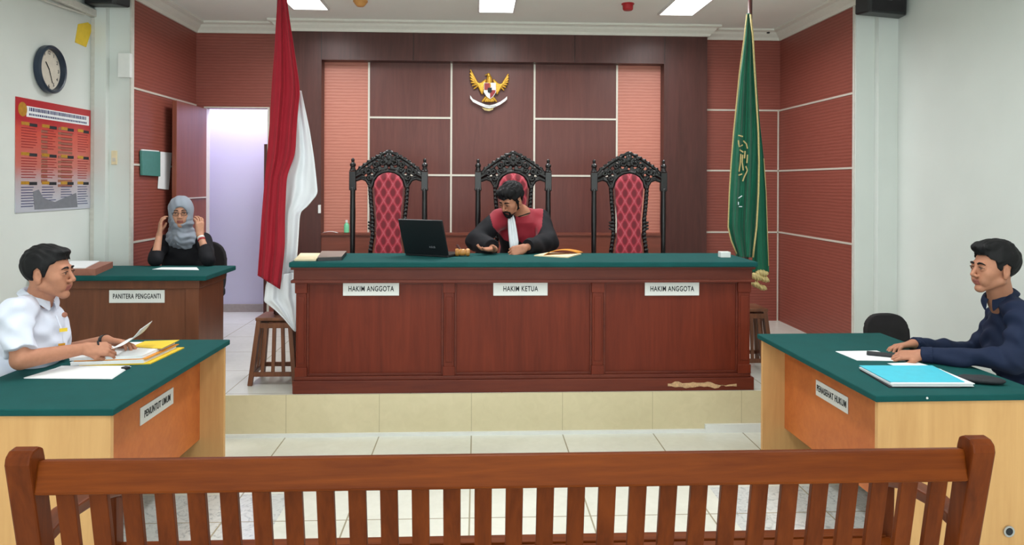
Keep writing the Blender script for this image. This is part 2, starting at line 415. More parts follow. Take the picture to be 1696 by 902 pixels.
def wrinkle(amp, f=22., seed=0.):
    def g(P):
        x, y, z = P[:, 0] * f + seed, P[:, 1] * f + seed * 1.7, P[:, 2] * f
        a = np.sin(x * .9 + 1.7 * np.sin(z * .55 + y * .4)) * np.sin(z * .8 + 1.3 * np.sin(y * .7 + x * .3))
        b = np.sin(z * 1.7 + x * 1.1 + 2 * np.sin(y * .6)) * .5
        return amp * (a + b)
    return g

# ================================================================== THE ROOM
YB = 7.35; YF = 7.20; PZ = .27; YR = 4.87            # back wall, portal front, platform height, riser
XL, XR = -2.74, 3.06                                  # stage side walls
YL, YRt = 6.02, 5.88                                  # where they end
WL, WR = -3.02, 3.37                                  # white side walls of the well
YBACK = -3.0
struct(MB().box(WL - .3, WR + .3, YBACK, YR, -.1, 0).obj('floor', 'floor'))
struct(MB().box(WL, WR, YR, 9.2, -.1, PZ).obj('floor_platform', ['plat']))
struct(MB().box(WL, WR, YR - .012, YR, 0.0, PZ).obj('trim_riser', 'riser'))
o = struct(MB().box(-1.9, WR, YR - .03, YR - .012, .0, .022).obj('trim_riser_base', 'white'))
struct(MB().box(1.52, WR, YR - .035, YR - .012, .0, .055).obj('trim_riser_box', 'white'))
struct(MB().box(WL - .3, WR + .3, YBACK, 9.2, CEIL, CEIL + .1).obj('ceiling', 'ceiling'))
# back wall with the doorway (z to 2.38)
DX0, DX1, DZ = -2.66, -2.03, 2.37
b = MB(); b.box(XL - .1, DX0, YB, YB + .12, PZ, CEIL).box(DX1, XR + .1, YB, YB + .12, PZ, CEIL).box(DX0, DX1, YB, YB + .12, DZ, CEIL)
struct(b.obj('wall_back', 'ribred'))
struct(MB().box(XL - .36, XL, YL, YB + .12, PZ, CEIL).obj('wall_left_stage', ['ribred']))
struct(MB().box(XR, XR + .31, YRt, YB + .12, PZ, CEIL).obj('wall_right_stage', ['ribred']))
# white piers facing the camera at the stage opening and white side walls
struct(MB().box(WL, XL + .004, YL - .04, YL, PZ, CEIL).box(-2.985, -2.90, YL - .10, YL - .04, PZ, CEIL).obj('wall_left_pier', 'wallwhite'))
struct(MB().box(XR - .004, WR, YRt - .04, YRt, PZ, CEIL).box(3.21, WR, YRt - .10, YRt - .04, PZ, CEIL).obj('wall_right_pier', 'wallwhite'))
struct(MB().box(WL - .15, WL, YBACK, YL + .02, 0, CEIL).obj('wall_left', 'wallwhite'))
struct(MB().box(WR, WR + .15, YBACK, YRt + .02, 0, CEIL).obj('wall_right', 'wallwhite'))
struct(MB().box(WL - .15, WR + .15, YBACK - .15, YBACK, 0, CEIL).obj('wall_front', 'wallwhite'))
# passage behind the door
struct(MB().box(WL, -1.2, 7.98, 8.1, PZ, CEIL).box(-1.3, -1.2, YB + .12, 7.98, PZ, CEIL).box(WL - .1, WL, YB + .12, 8.1, PZ, CEIL).obj('wall_passage', 'lav'))
struct(MB().box(WL, -1.3, 7.965, 7.98, PZ, PZ + .085).obj('baseboard_passage', 'skirt'))
struct(MB().box(-2.125, -2.095, 7.93, 7.98, PZ, 2.5).obj('trim_passage_pilaster', 'lav'))
# door lining and the open leaf
b = MB(); b.box(DX0, DX1, YB - .012, YB + .01, DZ, DZ + .012).box(DX0 - .006, DX0 + .012, YB - .012, YB + .12, PZ, DZ).box(DX1 - .02, DX1, YB - .01, YB + .12, PZ, DZ)
struct(b.obj('trim_doorway', 'silver'))
struct(MB().box(DX1 - .05, DX1 - .02, YB - .015, YB + .12, PZ, 2.02).obj('trim_door_stop', 'frame'))
hp = Vector((DX0 + .01, YB - .02, 0)); fe = Vector((-2.645, 6.60, 0)); d = (fe - hp).normalized()
door = struct(MB().bar(hp + Vector((0, 0, (DZ + PZ) / 2)) , fe + Vector((0, 0, (DZ + PZ) / 2)), .04, DZ - PZ - .02).obj('door_1', 'door', bevel=.003))
b = MB()
b.bar(hp + d * .01 + Vector((.028, 0, 1.50)), fe + Vector((.028, 0, 1.50)) - d * .02, .012, .01)
struct(b.obj('door_inlay', 'silver', door))
mh = fe - d * .07
struct(MB().tube([mh + Vector((.02, 0, 1.3)), mh + Vector((.07, 0, 1.3)), mh + Vector((.07, .1, 1.3))], .009).obj('door_handle', 'chrome', door))

# cornice: stepped profile round the stage, stepping out over the portal
def cornice(name, pts, ins):
    """pts: wall line; ins: inward direction of each leg"""
    prof = [(0, -.10), (.018, -.10), (.03, -.075), (.06, -.05), (.075, -.03), (.11, -.018), (.11, 0), (0, 0)]
    b = MB(); bm = b.bm; rings = []
    for (x, y), (dx, dy) in zip(pts, ins):
        rings.append([bm.verts.new((x + dx * p, y + dy * p, CEIL + q)) for p, q in prof])
    for r0, r1 in zip(rings, rings[1:]):
        for k in range(len(prof)): bm.faces.new((r0[k], r0[(k + 1) % 8], r1[(k + 1) % 8], r1[k]))
    bm.faces.new(rings[0]); bm.faces.new(rings[-1][::-1])
    return struct(b.obj(name, 'cornice'))
FX0, FX1 = -1.88, 2.265
cornice('trim_cornice_stage', [(XL, YL - .1), (XL, YB), (FX0, YB), (FX0, YF), (FX1, YF), (FX1, YB), (XR, YB), (XR, YRt - .1)],
        [(1, 0), (1, -1), (-1, -1), (-1, -1), (1, -1), (1, -1), (-1, -1), (-1, 0)])
# portal of dark wood round the panelled recess
IX0, IX1, IZ = -1.50, 1.835, 2.83
CB = CEIL - .10
struct(MB().box(FX0, IX0, YF, YB, PZ, CB).box(IX1, FX1, YF, YB, PZ, CB).box(IX0, IX1, YF, YB, IZ, CB).obj('trim_portal', 'frame'))
b = MB(); 
for x in (-1.50, -.62, .17, .95, 1.84): b.box(x - .002, x + .002, YF - .003, YF, IZ, CB)
struct(b.obj('trim_portal_seams', 'carved'))
YP = YB - .012                                       # face of the recess panels
def px(x, y=200): return aY(x, y, YP).x
x0 = px(611); x1 = px(747.5); x2 = px(885); x3 = px(1021.5); PB = 1.16
struct(MB().box(IX0, x0, YP, YB, PB, IZ).box(x3, IX1, YP, YB, PB, IZ).obj('wall_back_pink_panel', 'ribpink'))
b = MB()
struct(MB().box(x0, x3, YP, YB, PB, IZ).obj('wall_back_wood_panel', 'panel'))
b = MB(); t = .009
for x in (x0, x1, x2, x3): b.box(x - t, x + t, YP - .008, YP, PB, IZ)
for xa, xb, z in ((x0, x1, 2.29), (x2, x3, 2.29), (x0, x3, 1.725)): b.box(xa, xb, YP - .0075, YP, z - t, z + t)
struct(b.obj('trim_panel_strips', 'silver'))
struct(MB().box(IX0, IX1, YF + .02, YP, PZ, PB - .02).box(IX0, IX1, YF + .005, YP, PB - .02, PB).obj('trim_dado', 'dado'))
# strips on the stage walls
b = MB(); t = .008
for z in (2.395, 1.785, 1.165):
    b.box(FX1, XR, YB - .006, YB, z - t, z + t); b.box(XR - .006, XR, YRt, YB, z - t, z + t); b.box(XL, XL + .006, YL, YB, z - t, z + t)
b.box(XR - .025, XR - .012, YB - .006, YB, PZ, 2.395)
struct(b.obj('trim_wall_strips', 'silver'))
struct(MB().box(XR - .012, XR, YRt - .03, YRt + .0, PZ, CEIL - .1).box(XL, XL + .012, YL - .05, YL, PZ, CEIL - .1).obj('trim_stage_edges', 'wallstrip'))
# cable trunking and conduit on the left wall
p0 = aX(40, -9, WL + .02); 
b = MB(); b.box(WL, WL + .05, 4.2, 5.92, 2.93, 2.985); b.box(WL, WL + .035, 5.925, 5.965, PZ, 2.93)
struct(b.obj('trim_conduit', 'wallstrip', bevel=.004))
struct(MB().tube([(WL + .02, 4.4, 2.88), (WL + .02, 4.9, 2.905), (WL + .02, 5.3, 2.90), (WL + .02, 5.8, 2.925)], .008).obj('trim_wall_cable', 'wallstrip'))

# ceiling lamps
def lamp(i, x, y, label):
    t = thing('ceiling_light', label, 'ceiling light', (x, y, CEIL), group='ceiling lights')
    MB().box(-.165, .165, -LAMP_LEN / 2 - .01, -LAMP_LEN / 2 + .005, -.02, 0).box(-.165, .165, LAMP_LEN / 2 - .005, LAMP_LEN / 2 + .01, -.02, 0).box(-.165, -.15, -LAMP_LEN / 2, LAMP_LEN / 2, -.02, 0).box(.15, .165, -LAMP_LEN / 2, LAMP_LEN / 2, -.02, 0).obj('lamp_frame', 'white', t, local=True)
    MB().box(-.15, .15, -LAMP_LEN / 2 + .005, LAMP_LEN / 2 - .005, -.012, 0).obj('diffuser', 'lamp', t, local=True)
LL = ['lit rectangular ceiling panel left, nearest the red and white flag', 'lit rectangular ceiling panel straight above the middle chair', 'lit rectangular ceiling panel right, between red alarm and green flag']
for i, (x, y) in enumerate(LAMPS[:3]): lamp(i, x, y, LL[i])
for i, (x, y) in enumerate(LAMPS[3:]): lamp(i, x, y, 'lit ceiling panel over the well, %s of the %s row' % (('left one', 'middle one', 'right one')[i % 3], ('front', 'rear')[i // 3]))

# ================================================================== JUDGES' DESK
DT = 1.137
jd = thing('judges_desk', 'long mahogany judges bench with green baize top and three nameplates', 'desk', (.33, 5.1, PZ))
dl, dr = aY(488, 550, 4.88).x, aY(1243, 550, 4.88).x
tl, tr = aY(478, 438, 4.80).x, aY(1256, 441, 4.80).x
b = MB(); b.bm  # tapered cloth top: under edge drawn in at both ends
b.box(tl + .0, tr - .0, 4.80, 5.42, DT - .035, DT)
MBo = b.obj('desk_top', 'green', jd, bevel=.008)
MB().box(dl, dr, 4.915, 5.38, PZ + .11, DT - .035).obj('body', 'deskwood', jd)
b = MB(); b.box(dl - .005, dr + .005, 4.865, 5.385, PZ + .73, DT - .035).box(dl - .02, dr + .02, 4.85, 5.39, PZ + .725, PZ + .745).box(dl - .02, dr + .02, 4.845, 5.39, DT - .055, DT - .036)
b.obj('frieze', 'deskrail', jd, bevel=.004)
b = MB(); b.box(aY(484, 640, 4.875).x, aY(1249, 640, 4.875).x, 4.875, 5.39, PZ, PZ + .085).box(dl - .005, dr + .005, 4.885, 5.385, PZ + .085, PZ + .11)
pl = b.obj('plinth', 'deskrail', jd, bevel=.004)
pil = [(490, 507), (735, 752), (981, 999), (1223, 1242)]
for a, c in pil:
    xa, xb = aY(a, 550, 4.89).x, aY(c, 550, 4.89).x; b = MB()
    b.box(xa, xb, 4.89, 4.915, PZ + .11, PZ + .725).box(xa - .006, xb + .006, 4.882, 4.915, PZ + .655, PZ + .725).box(xa - .006, xb + .006, 4.882, 4.915, PZ + .11, PZ + .17)
    b.box(xa + .012, xb - .012, 4.884, 4.89, PZ + .20, PZ + .63)
    b.obj('pilaster', 'deskwood', jd, bevel=.003)
edges = [(507, 735), (752, 981), (999, 1223)]
for a, c in edges:
    xa, xb = aY(a, 550, 4.9).x, aY(c, 550, 4.9).x; z0, z1 = PZ + .11, PZ + .725; w_ = .016; b = MB()
    b.box(xa, xa + w_, 4.903, 4.915, z0, z1).box(xb - w_, xb, 4.903, 4.915, z0, z1).box(xa + w_, xb - w_, 4.903, 4.915, z0, z0 + w_).box(xa + w_, xb - w_, 4.903, 4.915, z1 - w_, z1)
    b.obj('panel_moulding', 'deskrail', jd, bevel=.002)
def plate(parent, cx, cy, cz, w_, h_, body, rot, label, size, sx=1.0):
    """nameplate lying in the plane of its rotation: local x right, local z up, facing local -y"""
    m = Matrix.Translation((cx, cy, cz)) @ Matrix.Rotation(rot, 4, 'Z')
    p = MB().box(-w_ / 2, w_ / 2, -.004, 0, -h_ / 2, h_ / 2, m).obj('nameplate', 'white', parent, bevel=.0015); p['label'] = label
    inv = Matrix.LocRotScale(parent.location, parent.rotation_euler, parent.scale).inverted()
    t = text(None, body, size, (0, 0, 0), (0, 0, 0), 'ink', p, off=size * .019, sx=sx)
    mm = inv @ m @ Matrix.Translation((0, -.0048, 0)) @ Matrix.Rotation(PI / 2, 4, 'X')
    t.location = mm.to_translation(); t.rotation_euler = mm.to_euler()
for (a, c, bd) in ((568, 661, 'HAKIM ANGGOTA'), (817, 907, 'HAKIM KETUA'), (1068, 1158, 'HAKIM ANGGOTA')):
    p = aY(a, 478, 4.90); q = aY(c, 478.5, 4.90)
    plate(jd, (p.x + q.x) / 2, 4.903, (p.z + q.z) / 2, q.x - p.x, .088, bd, 0, 'white plate reading ' + bd, .048, .68)
# board worn away along the foot of the desk
pts = []
random.seed(2)
xs = [1106 + i * 6 for i in range(20)]
top = [(x, 631 + random.uniform(0, 4) + (3 if i > 12 else 0)) for i, x in enumerate(xs)]
bot = [(x, 641 + random.uniform(-2, 2) - (3 if i > 14 else 0)) for i, x in enumerate(xs)]
pts = [aY(x, y, 4.8745) for x, y in top] + [aY(x, y, 4.8745) for x, y in bot[::-1]]
MB().prism(pts, (0, -.0012, 0)).obj('worn_patch', 'peel', jd)

# ================================================================== CLERK'S DESK
cd = thing('clerk_desk', 'brown wooden clerk desk with green top at far left of the platform', 'desk', (-2.4, 5.45, PZ))
CT = 1.01
MB().box(-3.015, -1.84, 5.13, 5.76, CT - .035, CT).obj('desk_top', 'green', cd, bevel=.007)
xb = -1.915
MB().box(-3.0, xb, 5.20, 5.70, PZ + .06, CT - .035).obj('body', 'clerkwood', cd)
MB().box(-3.0, xb + .012, 5.18, 5.71, CT - .095, CT - .036).obj('frieze', 'clerkwood', cd, bevel=.004)
MB().box(xb - .085, xb + .006, 5.186, 5.2, PZ, CT - .095).obj('pilaster', 'clerkwood', cd, bevel=.003)
MB().box(-3.0, xb + .015, 5.17, 5.715, PZ, PZ + .08).obj('plinth', 'clerkwood', cd, bevel=.004)
p = aY(180, 491, 5.19); q = aY(272, 492, 5.19)
plate(cd, (p.x + q.x) / 2, 5.199, p.z, q.x - p.x, .088, 'PANITERA PENGGANTI', 0, 'white plate reading PANITERA PENGGANTI', .047, .60)

# ================================================================== FRONT TABLES
TT = .765
def side_table(name, label, side, x_in, x_out, y0, y1, body, plpx, lab):
    """side=-1 left table (modesty panel facing +x), side=+1 right table; x_in = edge towards the middle"""
    t = thing(name, label, 'table', ((x_in + x_out) / 2, (y0 + y1) / 2, 0))
    s = 1 if x_out > x_in else -1
    def X(d): return x_in + s * d
    def bx(b, a, c, ya, yb, za, zb): b.box(min(X(a), X(c)), max(X(a), X(c)), ya, yb, za, zb); return b
    W = abs(x_out - x_in)
    bx(MB(), 0, W, y0, y1, TT - .028, TT).obj('table_top', 'green', t, bevel=.005)
    e = bx(MB(), .018, W - .02, y0 + .015, y0 + .04, 0, TT - .028).obj('end_panel', 'beech', t, bevel=.0015)
    bx(MB(), .018, W - .02, y1 - .045, y1 - .02, 0, TT - .028).obj('end_panel', 'beech', t, bevel=.0015)
    bx(MB(), .15, .17, y0 + .04, y1 - .045, .22, TT - .028).obj('modesty_panel', 'orange', t, bevel=.0015)
    bx(MB(), W - .2, W - .18, y0 + .04, y1 - .045, TT - .12, TT - .028).obj('apron', 'beech', t)
    zc = [aX(*q, X(.15)) for q in plpx]
    cy = (zc[0].y + zc[1].y) / 2; cz = (zc[0].z + zc[1].z) / 2; L = abs(zc[1].y - zc[0].y)
    plate(t, X(.15), cy, cz, L, .082, body, PI / 2 if s < 0 else -PI / 2, lab, .046, .66)
    return t, e
LT, _ = side_table('prosecutor_table', 'beech table with green top at left, where the man in white sits', -1, -1.395, -2.15, 2.955, 4.235, 'PENUNTUT UMUM', ((233, 683), (285, 660)), 'white plate reading PENUNTUT UMUM')
RT, re_ = side_table('defence_table', 'beech table with green top at right, where the man in navy sits', 1, 1.675, 2.43, 3.03, 4.31, 'PENASEHAT HUKUM', ((1355, 640), (1407, 672)), 'white plate reading PENASEHAT HUKUM')
g = aY(1672, 880, 3.04)
ring = MB().lathe([(.016, 0), (.024, 0), (.024, .006), (.016, .006)], (g.x, 3.043, g.z), 24, Matrix.Rotation(PI / 2, 4, 'X'), True).obj('cable_grommet', 'chrome', RT, smooth=False)
MB().lathe([(.001, 0), (.0165, 0), (.0165, .004), (.001, .004)], (g.x, 3.044, g.z), 24, Matrix.Rotation(PI / 2, 4, 'X')).obj('cable_hole', 'ink', RT)
q = aY(1535, 656, 3.03); MB().lathe([(.001, 0), (.005, 0), (.004, .003), (.001, .004)], (q.x, 3.029, TT - .012), 12, Matrix.Rotation(PI / 2, 4, 'X')).obj('edge_pin', 'white', RT)
LT.rotation_euler.z = -.022; RT.rotation_euler.z = .012; RT.location.x -= .008

# ================================================================== BENCH IN FRONT
bA = aZ(62, 762, .90); bB = aZ(1600, 747, .90)
BY = (bA.y + bB.y) / 2; BX0, BX1 = aY(64, 780, BY).x, aY(1596, 770, BY).x
bn = thing('slatted_bench', 'long varnished wooden bench with slatted back, nearest the camera', 'bench', ((BX0 + BX1) / 2, BY + .3, 0))
tilt = .20                                              # the back leans towards the camera at the top
def bk(x, z, off=0): return Vector((x, BY + (.90 - z) * tilt + off, z))
zt = .90; RH = .088
b = MB(); b.bar(bk((BX0 - .005), zt - RH / 2), bk((BX1 + .005), zt - RH / 2), .042, RH, up=(0, tilt, 1)); b.obj('top_rail', 'benchx', bn, bevel=.008)
MB().bar(bk(BX0, .50), bk(BX1, .50), .03, .06).obj('lower_rail', 'benchx', bn, bevel=.005)
NS = 29; L = BX1 - BX0; gap = .0385; sw = (L - gap * (NS + 1)) / NS
for i in range(NS):
    xc = BX0 + gap * (i + 1) + sw * (i + .5)
    MB().bar(bk(xc, .49), bk(xc, zt - RH + .004), .018, sw, up=(1, 0, 0)).obj('back_slat', 'bench', bn, bevel=.002)
for sx, xc in ((-1, BX0 - .034), (1, BX1 + .034)):
    b = MB(); pf = .033; prof = []
    zz = [0, .40, .93]
    # post: bent leg with a rounded head
    side = [(.90 * tilt * .62 - .03, 0), ((.90 - .42) * tilt - .028, .42), (-.040, .905), (-.036, .925), (-.02, .937), (.005, .940), (.026, .930), (.034, .905), ((.90 - .42) * tilt + .03, .42), (.90 * tilt * .62 + .03, 0)]
    b.prism([(xc - pf, BY + y, z) for y, z in side], (2 * pf, 0, 0)); b.obj('post', 'bench', bn, bevel=.006)
    # arm dropping to the front leg
    A = [(.075, .685), (.18, .70), (.34, .685), (.47, .645), (.52, .60)]
    b = MB(); 
    up = [(BY + y, z) for y, z in A]; dn = [(BY + y, z - .035) for y, z in A][::-1]
    b.prism([(xc - .03, y, z) for y, z in up + dn], (.06, 0, 0)); b.obj('armrest', 'benchy', bn, bevel=.006)
    MB().bar((xc, BY + .49, 0), (xc, BY + .47, .62), .05, .055, up=(0, 1, 0)).obj('front_leg', 'bench', bn, bevel=.005)
    MB().bar((xc, BY + .13, .40), (xc, BY + .47, .41), .03, .06).obj('side_rail', 'benchy', bn, bevel=.004)
for k, y in enumerate((.165, .235, .305, .375, .445)):
    MB().box(BX0 - .03, BX1 + .03, BY + y, BY + y + .055, .425, .447).obj('seat_slat', 'benchx', bn, bevel=.004)
MB().box(BX0 - .03, BX1 + .03, BY + .455, BY + .48, .36, .42).obj('front_rail', 'benchx', bn, bevel=.004)

# ================================================================== CARVED CHAIRS
CY = 6.05
def carved_chair(name, label, loc):
    t = thing(name, label, 'chair', loc, 0, 'carved high-back judges chairs')
    def w(x, z, y=0): return (x, y, z)
    for s_ in (-1, 1):                                   # turned posts with finials
        x = s_ * .29
        prof = [(.020, .0), (.024, .05), (.02, .35), (.026, .42), (.026, .50), (.021, .53), (.019, .8), (.023, 1.1), (.021, 1.24), (.021, 1.32)]
        b = MB(); b.lathe(prof, (x, 0, 0), 14); p = b.obj('back_post', 'carved', t, local=True); autosmooth(p)
        b = MB(); b.box(x - .026, x + .026, -.026, .026, 1.32, 1.47)
        b.lathe([(.03, 1.315), (.03, 1.335), (.026, 1.34)], (x, 0, 0), 14)
        b.lathe([(.026, 1.47), (.03, 1.478), (.014, 1.49), (.012, 1.50), (.024, 1.515), (.024, 1.53), (.01, 1.545), (.014, 1.556), (.013, 1.57), (.002, 1.58)], (x, 0, 0), 14)
        b.obj('finial', 'carved', p, local=True, bevel=.003)
        # inner stile with scroll knob
        S_ = Sdf(.004)
        path = [(.135, .50), (.145, .62), (.13, .82), (.112, .95), (.113, 1.08), (.126, 1.22), (.135, 1.36)]
        for a, c in zip(path, path[1:]): S_.cap((s_ * (a[0] + .016), 0, a[1]), (s_ * (c[0] + .016), 0, c[1]), .017, k=.006)
        for q in range(26):
            z = .54 + q * .032; xx = np.interp(z, [p_[1] for p_ in path], [p_[0] for p_ in path]) + .016
            S_.cap((s_ * (xx - .012), -.012, z), (s_ * (xx + .012), -.014, z + .008), .007, k=.003)
        for z in (1.03, 1.055, 1.005): S_.cap((s_ * .13, -.004, z), (s_ * .158, -.004, z + .003), .011, .010, k=.004)
        finish('stile', S_.mesh('stile'), 'carved', t, local=True)
    # pierced crest
    S_ = Sdf(.0035)
    crest = [(0, 1.632), (.05, 1.612), (.095, 1.585), (.13, 1.565), (.16, 1.545), (.20, 1.515), (.235, 1.49), (.262, 1.46)]
    under = [(.262, 1.40), (.22, 1.415), (.18, 1.40), (.152, 1.35), (.14, 1.36)]
    arch = [(0, 1.475), (.05, 1.467), (.09, 1.445), (.12, 1.41), (.14, 1.35)]
    def scroll(cx, cz, r, a0, turns, sgn, s_, y=-.012, th=.009):
        P_ = []
        for i in range(15):
            u_ = i / 14; a = a0 + sgn * turns * 2 * PI * u_; rr = r * (1 - .75 * u_); P_.append((s_ * (cx + rr * math.cos(a)), y, cz + rr * math.sin(a)))
        for a, c in zip(P_, P_[1:]): S_.cap(a, c, th * .9, k=.003)
    for s_ in (-1, 1):
        for L_, r_ in ((crest, .0125), (under, .013), (arch, .0175)):
            for a, c in zip(L_, L_[1:]): S_.cap((s_ * a[0], 0, a[1]), (s_ * c[0], 0, c[1]), r_, k=.004)
        S_.cap((s_ * .235, 0, 1.45), (s_ * .27, 0, 1.43), .022, k=.006)
        scroll(.05, 1.545, .030, PI / 2, 1.2, 1, s_); scroll(.105, 1.52, .027, PI, 1.2, -1, s_); scroll(.165, 1.475, .03, PI / 2, 1.3, -1, s_)
        scroll(.205, 1.46, .026, 0, 1.2, 1, s_); scroll(.155, 1.42, .022, PI, 1.1, 1, s_); scroll(.10, 1.485, .018, 0, 1.0, -1, s_, th=.007); scroll(.075, 1.585, .016, 0, 1.0, 1, s_, th=.006)
        for i in range(6):
            u_ = i / 5; x = .06 + .17 * u_; z = float(np.interp(x, [q[0] for q in crest], [q[1] for q in crest])) + .010
            S_.ell((s_ * x, 0, z), (.017, .012, .011), k=.004)
    S_.ell((0, -.008, 1.585), (.028, .016, .034), k=.006).ell((0, -.012, 1.535), (.02, .012, .022), k=.004).ell((0, 0, 1.632), (.03, .014, .014), k=.006)
    def plate_(P):
        out = [(0, 1.635), (.095, 1.588), (.16, 1.545), (.235, 1.488), (.262, 1.46), (.262, 1.405), (.18, 1.41), (.14, 1.36), (.12, 1.41), (.09, 1.445), (.05, 1.467), (0, 1.475)]
        ax_ = np.abs(P[..., 0]); d2 = poly2(np.stack([ax_, P[..., 2]], -1), out)
        for hx, hz, hr in ((.052, 1.515, .013), (.098, 1.545, .011), (.135, 1.505, .014), (.185, 1.515, .011), (.135, 1.45, .010), (.215, 1.485, .009), (.185, 1.44, .011), (0, 1.50, .010), (.03, 1.60, .009)):
            d2 = np.maximum(d2, hr - np.hypot(ax_ - hx, P[..., 2] - hz))
        return np.maximum(d2, np.abs(P[..., 1] - .002) - .008)
    S_.fn(plate_, (-.28, -.02, 1.34), (.28, .02, 1.65), k=.004)
    for a in range(7): 
        an = PI * (a / 6); S_.cap((0, -.01, 1.55), (.038 * math.cos(an), -.014, 1.56 + .038 * math.sin(an)), .006, .009, k=.003)
    finish('crest', S_.mesh('crest'), 'carved', t, local=True)
    # upholstered splat, waisted
    S_ = Sdf(.005)
    prf = [(.50, .118), (.62, .125), (.82, .112), (.95, .098), (1.08, .098), (1.22, .110), (1.34, .120), (1.39, .112), (1.43, .085), (1.455, .045), (1.462, .001)]
    poly = [(x, z) for z, x in prf] + [(-x, z) for z, x in prf[::-1]]
    def f(P): 
        d2 = poly2(P[..., [0, 2]], poly); bulge = .02 * np.clip(-d2 / .04, 0, 1) ** .5
        return np.maximum(d2, np.abs(P[..., 1] + .002) - .012 - bulge)
    S_.fn(f, (-.135, -.04, .48), (.135, .04, 1.47)); finish('padded_back', S_.mesh('pad'), 'damask', t, local=True)
    # seat, rails and legs
    S_ = Sdf(.008); S_.fn(lambda P: np.maximum(np.abs(P[..., 0]) - .27, np.maximum(np.abs(P[..., 1] + .27) - .25, np.abs(P[..., 2] - .47) - .03)) , (-.28, -.53, .43), (.28, -.01, .51)); finish('seat', S_.mesh('seat'), 'damask', t, local=True)
    MB().box(-.29, .29, -.53, -.505, .37, .44).box(-.29, .29, -.02, .02, .37, .44).box(-.29, -.265, -.505, -.02, .37, .44).box(.265, .29, -.505, -.02, .37, .44).obj('seat_rail', 'carved', t, local=True, bevel=.004)
    for s_ in (-1, 1):
        p = MB().lathe([(.018, 0), (.026, .04), (.02, .1), (.032, .22), (.02, .3), (.028, .36), (.028, .44)], (s_ * .265, -.50, 0), 14).obj('front_leg', 'carved', t, local=True); autosmooth(p)
    return t
ch = carved_chair('carved_chair', 'carved black high-back chair with red damask, left, behind the laptop', (aY(644, 300, CY).x, CY, PZ))
c2 = copy_tree(ch); c2.location = (aY(850, 300, CY + .05).x, CY + .05, PZ); c2['label'] = 'carved black high-back chair in which the judge in black robe sits'
c3 = copy_tree(ch); c3.location = (aY(1041.5, 300, CY + .02).x, CY + .02, PZ); c3['label'] = 'carved black high-back chair with red damask, empty, nearest the green flag'

# ================================================================== FLAG STANDS AND FLAGS
def flag_stand(loc, label, h=.455, w0=.30, w1=.20, rz=0):
    t = thing('flag_stand', label, 'flag stand', loc, rz, 'slatted wooden flag stands')
    def side(s, k): return s * (w0 / 2 + (w1 / 2 - w0 / 2) * k)
    MB().box(-w1 / 2 - .02, w1 / 2 + .02, -w1 / 2 - .02, w1 / 2 + .02, h - .022, h).obj('stand_top', 'stand', t, local=True, bevel=.004)
    for sx in (-1, 1):
        for sy in (-1, 1):
            MB().bar((side(sx, 0), side(sy, 0), 0), (side(sx, 1), side(sy, 1), h - .022), .03, .03, up=(0, 1, 0)).obj('leg', 'stand', t, local=True, bevel=.002)
    for ang in range(4):
        R = Matrix.Rotation(ang * PI / 2, 4, 'Z')
        for z0, hh in ((h - .055, .035), (.075, .03)):
            k = z0 / h; a = R @ Vector((side(-1, k), side(-1, k), z0)); c = R @ Vector((side(1, k), side(-1, k), z0)); MB().bar(a, c, .02, hh).obj('rail', 'stand', t, local=True, bevel=.002)
        for u in (-.5, 0, .5):
            a = R @ Vector((side(u, .16), side(-1, .16), .075)); c = R @ Vector((side(u, .9), side(-1, .9), h - .05)); MB().bar(a, c, .022, .012, up=R @ Vector((0, 1, 0))).obj('slat', 'stand', t, local=True)
    MB().lathe([(.026, h), (.026, h + .03), (.019, h + .03)], (0, 0, 0), 16).obj('socket', 'poleskin', t, local=True)
    return t
fs = flag_stand((-1.38, 5.24, PZ), 'slatted wooden stand under the red and white flag', .455, .30, .21)
f2 = copy_tree(fs); f2.location = (2.04, 5.52, PZ); f2['label'] = 'slatted wooden stand under the green flag, partly behind the desk'

def drape(name, rows, Y, mat, parent, nf=3.0, amp=.035, ph=0., nu=56, nv=90, yoff=0., yv=0., thick=.003, bul=0.0, tight=0):
    """rows: (left px, left py, right px, right py); folds run down the cloth"""
    rows = [tuple(r) for r in rows]; K = len(rows); me = bpy.data.meshes.new(name)
    V = []; 
    R = np.array(rows, float); tt = np.linspace(0, K - 1, nv); 
    cols = [np.interp(tt, np.arange(K), R[:, i]) for i in range(4)]
    ker = np.ones(5) / 5
    for c in cols: c[2:-2] = np.convolve(c, ker, 'valid')
    for j in range(nv):
        v = j / (nv - 1)
        for i in range(nu):
            u = i / (nu - 1); x = cols[0][j] * (1 - u) + cols[2][j] * u; y = cols[1][j] * (1 - u) + cols[3][j] * u
            wd = abs(cols[2][j] - cols[0][j]) / 80
            fold = amp * min(1, .25 + wd) * (math.sin(2 * PI * nf * (u + .06 * math.sin(3 * v + ph)) + ph) + .35 * math.sin(2 * PI * nf * 2.1 * u + 4 * v + ph))
            V.append(tuple(aY(x, y, Y + yoff + yv * v * v + fold - bul * math.sin(PI * u))))
    Fq = [(j * nu + i, (j + 1) * nu + i, (j + 1) * nu + i + 1, j * nu + i + 1) for j in range(nv - 1) for i in range(nu - 1)]
    me.from_pydata(V, [], Fq); me.update()
    o = finish(name, me, mat, parent, smooth=True); m = o.modifiers.new('thick', 'SOLIDIFY'); m.thickness = thick
    return o
fl = thing('red_white_flag', 'red and white flag hanging from a dark pole beside the judges bench', 'flag', (-1.40, 5.24, PZ + .455))
pt = aY(463, -25, 5.24)
MB().tube([(-1.40, 5.24, PZ + .46), (-1.40, 5.24, 2.0), (pt.x, 5.24, pt.z)], .016).obj('flagpole', 'poleskin', fl, smooth=True)
